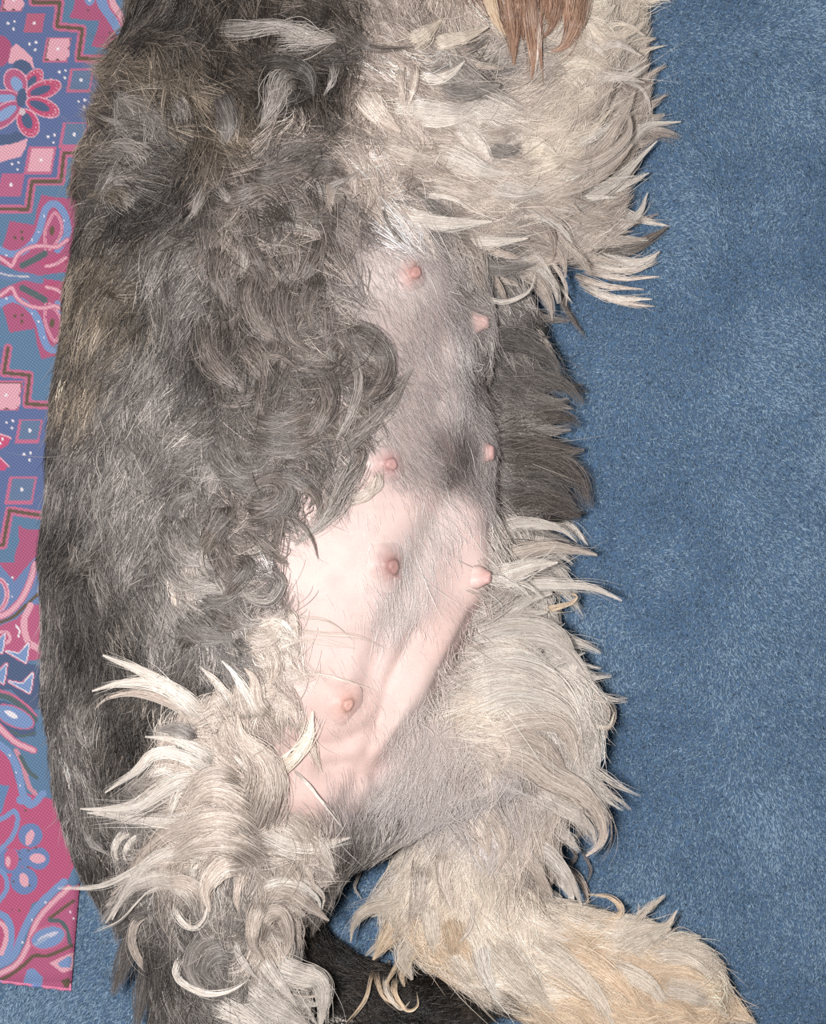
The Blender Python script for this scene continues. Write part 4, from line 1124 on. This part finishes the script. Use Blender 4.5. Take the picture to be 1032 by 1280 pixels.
# far flank and thigh
for part, pal, wd, h, pts in (
    ('E', 'wht', 10, 5, [(618, 665), (648, 655), (681, 657), (704, 664), (721, 678)]), ('E', 'wht', 8, 5, [(680, 655), (702, 654), (720, 663), (735, 682)]), ('E', 'curl', 5, 4, [(620, 676), (653, 683), (681, 683), (711, 678)]),
    ('E', 'lt', 13, 5, [(621, 699), (658, 688), (690, 683), (718, 687), (746, 694)]), ('E', 'wht', 16, 5, [(618, 720), (648, 712), (672, 706), (697, 703)]), ('R', 'wht', 11, 5, [(626, 732), (660, 714), (690, 702)]),
    ('R', 'wht', 11, 6, [(588, 775), (630, 745), (665, 732), (700, 732), (741, 736), (777, 751)]), ('R', 'lt', 8, 5, [(622, 733), (665, 725), (700, 727), (725, 735)]),
    ('R', 'tan', 6, 5, [(630, 776), (681, 762), (716, 753), (720, 744), (700, 739)]), ('R', 'wht', 3, 3, [(683, 738), (684, 786)]), ('R', 'wht', 1.6, 3, [(697, 741), (702, 790)]),
    ('R', 'wht', 20, 6, [(588, 790), (630, 765), (664, 748), (690, 742)]), ('R', 'wht', 20, 6, [(585, 800), (620, 775), (650, 768), (684, 765)]),
    ('R', 'wht', 17, 9, [(580, 800), (630, 783), (672, 783), (700, 797), (713, 818), (716, 843), (712, 866)]), ('R', 'wht', 13, 10, [(576, 829), (618, 806), (665, 799), (704, 813), (727, 843), (744, 876), (746, 900), (741, 935), (730, 958)]),
    ('R', 'wht', 20, 8, [(579, 853), (625, 836), (665, 839), (697, 857), (718, 887), (724, 928)]), ('R', 'wht', 24, 7, [(576, 842), (610, 820), (650, 816), (690, 834)]), ('R', 'wht', 24, 7, [(574, 868), (620, 852), (664, 856), (704, 880)]),
    ('R', 'wht', 20, 8, [(580, 889), (637, 870), (690, 880), (713, 903), (723, 938), (729, 988)]), ('R', 'lt', 18, 8, [(608, 919), (653, 905), (690, 903), (711, 919), (720, 956), (733, 992)]),
    ('R', 'lt', 7, 6, [(730, 868), (750, 870), (767, 890), (758, 912), (735, 912)]), ('R', 'lt', 6, 6, [(723, 876), (742, 872), (758, 884), (762, 900)]), ('R', 'crm', 5, 5, [(722, 895), (740, 906), (760, 908), (768, 890)]),
    ('R', 'lt', 22, 9, [(612, 938), (653, 947), (690, 973), (727, 993), (751, 1024), (752, 1052), (732, 1070)]), ('R', 'wht', 15, 9, [(660, 985), (704, 1010), (737, 1033), (745, 1056)]), ('R', 'lt', 16, 8, [(620, 925), (660, 925), (690, 945), (712, 980)]),
    ('R', 'wht', 4, 6, [(728, 1036), (716, 1049), (693, 1062)]), ('R', 'curl', 3, 5, [(690, 1020), (686, 1040), (700, 1050), (724, 1048)]), ('R', 'wht', 13, 7, [(660, 1050), (690, 1072), (714, 1104), (727, 1133)]),
    ('R', 'lt', 8, 7, [(680, 1076), (720, 1094), (733, 1117), (734, 1142)]), ('R', 'curl', 3, 5, [(720, 1054), (737, 1084), (733, 1105)]), ('R', 'curl', 3, 5, [(714, 1062), (718, 1072), (708, 1088)]),
    ('R', 'lt', 14, 7, [(640, 1060), (664, 1080), (690, 1120)]), ('R', 'wht', 10, 7, [(660, 1090), (690, 1094), (712, 1118), (716, 1142)]), ('R', 'wht', 6, 6, [(680, 1110), (700, 1124), (706, 1150)]),
    ('R', 'lt', 18, 6, [(600, 1000), (622, 1030), (630, 1060), (620, 1090)]), ('R', 'lt', 18, 6, [(580, 1010), (600, 1040), (612, 1070)]), ('R', 'lt', 5, 6, [(592, 1040), (596, 1070), (612, 1098)]),
    # hanging curls and the lower leg
    ('R', 'tan', 8, 6, [(715, 1165), (750, 1154), (776, 1140), (762, 1122), (735, 1118)]), ('R', 'crm', 13, 7, [(752, 1188), (798, 1164), (832, 1157), (846, 1138)]), ('R', 'crm', 14, 7, [(770, 1198), (815, 1173), (838, 1160)]),
    ('R', 'lt', 3, 5, [(808, 1160), (800, 1146), (797, 1128)]), ('R', 'crm', 14, 6, [(800, 1202), (846, 1198), (880, 1215), (906, 1246)]), ('R', 'tan', 15, 6, [(800, 1222), (850, 1216), (896, 1234)]), ('R', 'crm', 15, 6, [(810, 1238), (865, 1246), (911, 1270)]),
    ('R', 'tan', 15, 6, [(800, 1250), (850, 1262), (890, 1290)]), ('R', 'crm', 17, 7, [(750, 1205), (808, 1230), (842, 1275)]), ('R', 'tan', 20, 7, [(685, 1186), (740, 1205), (786, 1242), (800, 1272)]), ('R', 'crm', 24, 7, [(612, 1168), (653, 1220), (695, 1266)]),
    ('R', 'crm', 20, 7, [(660, 1180), (704, 1206), (750, 1250), (768, 1285)]), ('R', 'wht', 17, 7, [(598, 1168), (609, 1220), (636, 1268)]), ('R', 'crm', 17, 7, [(560, 1178), (585, 1215), (604, 1246)]), ('R', 'tan', 18, 6, [(560, 1140), (570, 1180), (566, 1220)]),
    ('R', 'tan', 3, 16, [(473, 1186), (464, 1220), (456, 1249), (433, 1278)]), ('R', 'tan', 4, 16, [(498, 1205), (492, 1239), (508, 1264), (522, 1258), (521, 1240)]), ('R', 'tan', 4, 16, [(468, 1205), (478, 1244), (504, 1260)]), ('R', 'crm', 4, 16, [(486, 1200), (482, 1236), (500, 1262), (512, 1252)]),
    ('R', 'crm', 11, 6, [(502, 1128), (459, 1138), (442, 1157), (438, 1178)]), ('R', 'lt', 3, 5, [(452, 1088), (443, 1108), (452, 1124)]), ('R', 'wht', 20, 6, [(510, 1085), (478, 1120), (446, 1150)]), ('R', 'lt', 18, 6, [(533, 1072), (527, 1118), (510, 1160)]),
    ('R', 'lt', 3, 7, [(580, 1100), (591, 1140), (580, 1171), (541, 1200)]), ('R', 'crm', 16, 6, [(536, 1120), (541, 1170), (552, 1210)]), ('R', 'tan', 14, 6, [(500, 1150), (480, 1180), (466, 1200)]), ('R', 'crm', 16, 6, [(520, 1170), (505, 1195), (515, 1225)]),
    ('R', 'lt', 14, 6, [(560, 1060), (556, 1100), (566, 1140)]), ('R', 'crm', 16, 6, [(600, 1080), (612, 1120), (604, 1160)]), ('R', 'crm', 18, 6, [(640, 1130), (680, 1160), (720, 1166)]), ('R', 'crm', 14, 6, [(700, 1150), (740, 1160), (780, 1158)]),
    # dark far-flank tufts
    ('E', 'curl', 16, 5, [(612, 536), (660, 522), (700, 522), (724, 534)]), ('E', 'coat', 20, 5, [(606, 449), (660, 466), (702, 480), (730, 506)]), ('E', 'coat', 18, 5, [(612, 481), (660, 500), (706, 506)]), ('E', 'curl', 16, 5, [(616, 557), (674, 557), (724, 563)]),
    ('E', 'curl', 24, 6, [(620, 575), (680, 578), (720, 599), (736, 636)]), ('E', 'coat', 26, 6, [(620, 606), (682, 612), (722, 642)]), ('E', 'curl', 20, 6, [(622, 630), (680, 626), (726, 646)]), ('E', 'coat', 15, 5, [(600, 424), (641, 424), (686, 447), (702, 477)]),
    ('E', 'lt', 7, 5, [(650, 396), (682, 430), (699, 463)]), ('E', 'coat', 18, 4, [(612, 505), (650, 512), (690, 516)]), ('E', 'coat', 20, 5, [(640, 400), (660, 430), (676, 450)]), ('E', 'coat', 22, 4, [(612, 460), (640, 476), (680, 494)]), ('E', 'coat', 20, 5, [(618, 590), (670, 592), (712, 612)]),
):
    soft = part == 'E' and pal in ('dk', 'curl', 'coat', 'ltc')
    L(part, pal, wd * (1.3 if soft else 1), pts, h * (.7 if soft else 1), int(wd * 8) if soft else None, fray=2.0 if soft else 1.0, tip=.3 if soft else .05)
# foreleg feathering
for pal, wd, h, pts in (
    ('lt', 11, 8, [(675, 197), (724, 208), (768, 186), (787, 160), (780, 130)]), ('lt', 11, 8, [(704, 210), (750, 184), (781, 140), (793, 113)]), ('wht', 11, 7, [(725, 200), (777, 184), (809, 158), (851, 152)]),
    ('wht', 11, 8, [(678, 271), (731, 249), (770, 226), (803, 194), (821, 176)]), ('wht', 11, 7, [(737, 197), (768, 160), (802, 134)]), ('wht', 9, 6, [(745, 246), (783, 230), (811, 216)]), ('wht', 10, 7, [(712, 310), (763, 289), (796, 269), (809, 241)]),
    ('wht', 7, 5, [(755, 250), (798, 274), (838, 283)]), ('curl', 13, 6, [(735, 316), (785, 311), (814, 296), (834, 284)]), ('wht', 12, 6, [(730, 313), (775, 328), (807, 325), (824, 314)]), ('lt', 9, 5, [(712, 328), (760, 338), (794, 338), (821, 327)]),
    ('lt', 7, 5, [(730, 338), (777, 348), (824, 346)]), ('lt', 7, 5, [(718, 345), (757, 358), (805, 362)]), ('wht', 7, 4, [(724, 354), (760, 371), (815, 374)]), ('lt', 7, 4, [(736, 362), (774, 377), (818, 383)]),
    ('wht', 5, 6, [(660, 338), (691, 351), (716, 379)]), ('curl', 7, 4, [(695, 350), (708, 388), (732, 422)]), ('wht', 4, 6, [(590, 366), (630, 377), (660, 365), (669, 341)]), ('lt', 8, 6, [(640, 345), (672, 362), (690, 392)]),
    ('wht', 6, 7, [(718, 49), (747, 62), (763, 88)]), ('wht', 7, 7, [(735, 64), (770, 56), (801, 70)]), ('wht', 7, 7, [(752, 76), (775, 58), (784, 34)]), ('crm', 11, 6, [(718, 36), (748, 26), (769, 6)]), ('crm', 5, 6, [(745, 34), (780, 30), (805, 44)]),
    ('wht', 9, 6, [(735, 88), (782, 95), (811, 80)]), ('wht', 9, 6, [(725, 98), (772, 96), (806, 103)]), ('lt', 4, 7, [(695, 141), (722, 112), (757, 98)]), ('wht', 3, 8, [(718, 70), (746, 90), (738, 116), (720, 132)]), ('crm', 14, 6, [(690, 90), (730, 80), (766, 96)]),
    ('crm', 16, 6, [(720, 20), (750, 50), (776, 60)]), ('lt', 14, 7, [(690, 160), (730, 140), (766, 110)]), ('lt', 16, 7, [(680, 235), (730, 225), (770, 200), (790, 180)]), ('lt', 18, 6, [(660, 290), (710, 280), (750, 262)]), ('lt', 18, 6, [(640, 320), (690, 318), (740, 312)]),
    ('lt', 5, 6, [(790, 160), (810, 150), (812, 132)]), ('wht', 2.5, 7, [(760, 96), (800, 110), (812, 140), (800, 165)]),
    ('wht', 10, 8, [(515, 88), (541, 98), (564, 91), (581, 76)]), ('wht', 15, 8, [(503, 134), (541, 138), (573, 138), (597, 126)]), ('wht', 13, 8, [(515, 142), (545, 150), (578, 147), (602, 138)]),
    ('wht', 18, 7, [(545, 185), (577, 200), (608, 214), (640, 217)]), ('wht', 4, 7, [(520, 241), (564, 248), (602, 271)]), ('wht', 15, 6, [(495, 272), (552, 279), (615, 277)]), ('curl', 8, 7, [(435, 21), (447, 47), (470, 61), (520, 59)]),
    ('crm', 13, 9, [(535, 58), (578, 48), (610, 34)]), ('crm', 15, 8, [(506, 54), (529, 44), (552, 24)]), ('lt', 9, 8, [(500, 76), (502, 108), (506, 143)]), ('lt', 8, 8, [(517, 72), (516, 105), (508, 138)]), 
    ('sil', 18, 7, [(540, 110), (580, 118), (625, 106)]), ('lt', 18, 7, [(590, 160), (622, 170), (654, 158)]), ('sil', 14, 7, [(600, 185), (634, 190), (660, 176)]), ('wht', 14, 7, [(600, 230), (650, 240), (690, 234)]), ('lt', 16, 6, [(530, 225), (575, 236), (620, 250)]),
    ('wht', 12, 6, [(560, 295), (610, 302), (660, 298)]), ('sil', 14, 6, [(575, 320), (620, 336), (668, 330)]), ('lt', 20, 6, [(450, 110), (470, 140), (500, 165)]), ('lt', 20, 6, [(470, 180), (510, 195), (545, 200)]), ('ltc', 3, 6, [(478, 250), (482, 275), (500, 300), (520, 312)]),
    ('crm', 18, 7, [(640, 190), (676, 186), (700, 200)]), ('crm', 18, 7, [(650, 215), (690, 205), (720, 190)]), 
):
    L('A', pal, wd, pts, h)
# beard hanging in from above
for pal, wd, pts in (('red', 15, [(656, -60), (660, -10), (664, 40), (666, 72), (664, 100)]), ('red', 20, [(620, -60), (632, -10), (640, 40), (642, 82)]), ('red', 13, [(700, -60), (698, -10), (690, 33), (674, 50)]),
                     ('red', 18, [(722, -60), (724, -7), (718, 33), (704, 59), (688, 64)]), ('red', 7, [(684, -60), (678, 0), (674, 45), (679, 104)]), ('tan', 12, [(600, -50), (610, -5), (620, 26), (638, 50)]), ('lt', 6, [(660, -40), (670, 20), (672, 60), (668, 96)]),
                     ('red', 18, [(640, -60), (648, 0), (654, 50)]), ('red', 16, [(674, -60), (682, 0), (686, 30)]), ('lt', 5, [(612, -50), (630, 0), (640, 40)]), ('red', 14, [(704, -60), (708, 0), (706, 40)])):
    L('D', pal, wd, pts, 14)
# curly hair of the flank edge
for part, pal, wd, h, pts in (
    ('F', 'curl', 15, 7, [(420, 415), (455, 420), (480, 444), (480, 470), (463, 496), (437, 522)]), ('F', 'curl', 8, 7, [(416, 466), (414, 440), (432, 422)]), ('F', 'ltc', 8, 9, [(430, 428), (445, 458), (448, 482), (439, 514), (417, 557)]), ('F', 'curl', 15, 8, [(388, 450), (407, 482), (410, 508), (393, 537), (368, 555)]),
    ('F', 'curl', 20, 4, [(259, 390), (264, 438), (288, 473), (319, 494)]), ('F', 'curl', 17, 6, [(300, 518), (346, 531), (387, 520), (405, 494)]), ('F', 'curl', 17, 6, [(294, 542), (346, 554), (390, 549), (430, 529)]),
    ('F', 'ltc', 16, 6, [(402, 572), (452, 536), (486, 502), (515, 460)]), ('F', 'curl', 15, 6, [(292, 648), (326, 646), (355, 628), (358, 610), (340, 598), (317, 607), (313, 620)]), ('F', 'curl', 12, 5, [(300, 636), (330, 634), (346, 620), (340, 610)]),
    ('F', 'curl', 9, 8, [(322, 603), (355, 595), (387, 613), (398, 633), (395, 650)]), ('F', 'curl', 2.6, 8, [(338, 646), (370, 650), (390, 674), (398, 702)]), ('F', 'ltc', 18, 6, [(452, 556), (445, 578), (431, 600), (408, 644), (368, 682)]), ('F', 'curl', 5, 8, [(440, 555), (452, 566), (444, 582), (434, 594)]),
    ('F', 'lt', 5, 5, [(471, 580), (472, 607), (452, 627), (432, 627)]), ('F', 'lt', 8, 6, [(430, 628), (456, 618), (470, 596)]), ('F', 'curl', 13, 7, [(275, 628), (283, 636), (266, 665), (246, 690)]), ('F', 'coat', 11, 4, [(212, 664), (219, 630), (246, 614)]),
    ('F', 'sil', 20, 5, [(204, 690), (228, 726), (285, 740)]), ('F', 'sil', 18, 5, [(210, 650), (226, 690), (268, 712)]), ('F', 'ltc', 5, 8, [(252, 674), (251, 701), (261, 724)]), ('F', 'curl', 11, 7, [(290, 640), (270, 668), (254, 694)]),
    ('F', 'ltc', 8, 8, [(330, 710), (350, 726), (336, 750), (309, 746), (300, 728)]), ('F', 'ltc', 10, 6, [(285, 750), (309, 779), (344, 774)]), ('F', 'curl', 9, 7, [(285, 690), (310, 709), (288, 738), (280, 768)]), ('F', 'curl', 12, 6, [(260, 760), (285, 778), (312, 770)]),
    ('F', 'lt', 16, 6, [(300, 790), (330, 800), (352, 780)]), ('F', 'lt', 18, 6, [(318, 800), (340, 830), (336, 860)]), ('F', 'coat', 16, 6, [(215, 760), (250, 790), (292, 800)]), ('F', 'curl', 10, 6, [(226, 820), (236, 796), (262, 792), (276, 806)]),
    ('F', 'curl', 18, 7, [(320, 330), (312, 370), (326, 410), (352, 430)]), ('F', 'curl', 18, 7, [(360, 340), (352, 380), (362, 420), (386, 440)]), ('F', 'curl', 16, 7, [(395, 340), (384, 380), (388, 412)]), ('F', 'curl', 16, 7, [(300, 420), (322, 450), (330, 480)]),
    ('F', 'curl', 5, 9, [(320, 470), (328, 448), (350, 446), (370, 460)]), ('F', 'curl', 14, 7, [(280, 300), (272, 340), (284, 380)]), ('F', 'curl', 14, 8, [(262, 240), (290, 250), (330, 236), (352, 250)]), ('F', 'curl', 14, 8, [(300, 205), (330, 222), (372, 214), (400, 232)]),
    ('F', 'ltc', 6, 9, [(268, 228), (282, 246), (296, 258)]), ('F', 'ltc', 4, 9, [(330, 276), (370, 284), (404, 290)]), ('F', 'curl', 14, 7, [(340, 250), (370, 268), (410, 262)]), ('F', 'curl', 16, 7, [(380, 220), (410, 212), (436, 222)]), ('F', 'ltc', 4, 9, [(400, 238), (420, 230), (450, 214)]),
    ('F', 'coat', 14, 7, [(272, 110), (286, 150), (280, 186)]), ('C', 'ltc', 13, 6, [(268, 140), (284, 160), (278, 186)]), ('C', 'ltc', 20, 6, [(380, 90), (352, 100), (340, 132), (326, 160)]), ('C', 'ltc', 17, 6, [(360, 92), (352, 112), (342, 136)]), ('C', 'ltc', 13, 6, [(250, 36), (300, 38), (350, 34), (410, 46)]),
    ('C', 'ltc', 22, 6, [(330, 44), (370, 46), (420, 50)]), ('C', 'dk', 12, 9, [(310, 84), (350, 78), (385, 92), (392, 120)]), ('C', 'ltc', 6, 6, [(416, 72), (416, 96), (404, 120)]), ('C', 'ltc', 6, 6, [(166, 176), (146, 156), (122, 144)]), ('C', 'ltc', 20, 6, [(200, 186), (190, 150), (164, 128)]), ('C', 'ltc', 17, 6, [(186, 212), (166, 190), (140, 178)]),
    ('C', 'brn', 16, 7, [(170, 250), (140, 240), (108, 246)]), ('C', 'ltc', 20, 6, [(176, 262), (154, 244), (124, 234)]), ('C', 'ltc', 18, 6, [(232, 160), (226, 130), (206, 112)]), ('C', 'brn', 14, 6, [(145, 320), (126, 350), (104, 372)]), ('C', 'brn', 14, 6, [(120, 350), (104, 384), (92, 420)]), ('C', 'brn', 12, 6, [(150, 360), (138, 390), (122, 420)]),
):
    L(part, pal, wd * 1.2, pts, h * .8, int(wd * 6) if pal == 'ltc' else None, fray=1.7)

# more locks of the long hair, lying along the growth direction
def auto_locks(count):
    made = 0
    while made < count:
        x0, y0 = rng.uniform(120, 860), rng.uniform(-20, 1285)
        if zmap(np.array([x0]), np.array([y0]))[0] < .018:
            continue
        gg, nr = guide(np.array([x0]), np.array([y0]))
        pt, pal, ln = GPART[nr[0]], GPAL[nr[0]], GUIDES[nr[0]][4]
        if pt not in ('A', 'N', 'R', 'F', 'E') or ln < 44 or (pal in ('dk', 'blk', 'pnk', 'str') and pt != 'E'):
            continue
        px, py = x0, y0
        pts = [(px, py)]
        a0 = (float(vnoise(x0, y0, 44, 62)) - .5) * .9 + rng.normal(0, .14)
        tw = ((float(vnoise(x0, y0, 50, 61)) - .5) * 3.0 + rng.normal(0, .5)) * (.35 + gg[0, 4])
        tot = ln * rng.uniform(.9, 1.6)
        for k in range(5):
            d = guide(np.array([px]), np.array([py]), 4.2, slice(0, 2))[0][0]
            d = d / max(1e-6, math.hypot(*d))
            a = a0 + tw * k / 5
            c, sn = math.cos(a), math.sin(a)
            px += (d[0] * c - d[1] * sn) * tot / 5; py += (d[0] * sn + d[1] * c) * tot / 5
            pts.append((px, py))
        if pal == 'lt' and rng.random() < (.16 if pt == 'A' else .22):
            pal = 'wht'
        if pt == 'E' and pal in ('dk', 'coat', 'curl'):
            pal = ('dk', 'coat', 'ltc', 'ltc')[int(rng.integers(4))]
        if pal == 'sil' and rng.random() < .5:
            pal = 'lt'
        if pt == 'A' and pal == 'lt' and rng.random() < .3:
            pal = 'bge'
        if pal == 'curl' and rng.random() < .12:
            pal = 'ltc'
        wd = rng.uniform(4, 13)
        lock(pt, pal, wd, pts, rng.uniform(1.0, 5.0), int(wd * 5), fray=rng.uniform(1.2, 2.4), tip=rng.uniform(.05, .4))
        made += 1


auto_locks(950)

NAMES = {'C': 'coat', 'F': 'curly_fringe', 'B': 'belly_down', 'A': 'foreleg_feathering', 'N': 'hind_leg_feathering', 'R': 'hind_leg_feathering', 'E': 'flank_fringe', 'T': 'tail_fur', 'D': 'beard'}
LAB = {'C': 'short dark grey wiry coat of the back and flank', 'F': 'curly dark brown hair along the belly edge', 'B': 'fine sparse hair on the bare pink belly', 'A': 'long silver and cream foreleg hair spread on the carpet',
       'N': 'long pale hair of the hind leg nearer the printed cloth', 'R': 'long white to tan hair of the outstretched hind leg', 'E': 'dark tufts and white locks at the far flank', 'T': 'black bushy tail hair', 'D': 'reddish brown beard hair'}
for k in 'CFBANRETD':
    ob = hair_obj(NAMES[k], BATCH[k], M_hair, dog)
    ob['label'] = LAB[k]
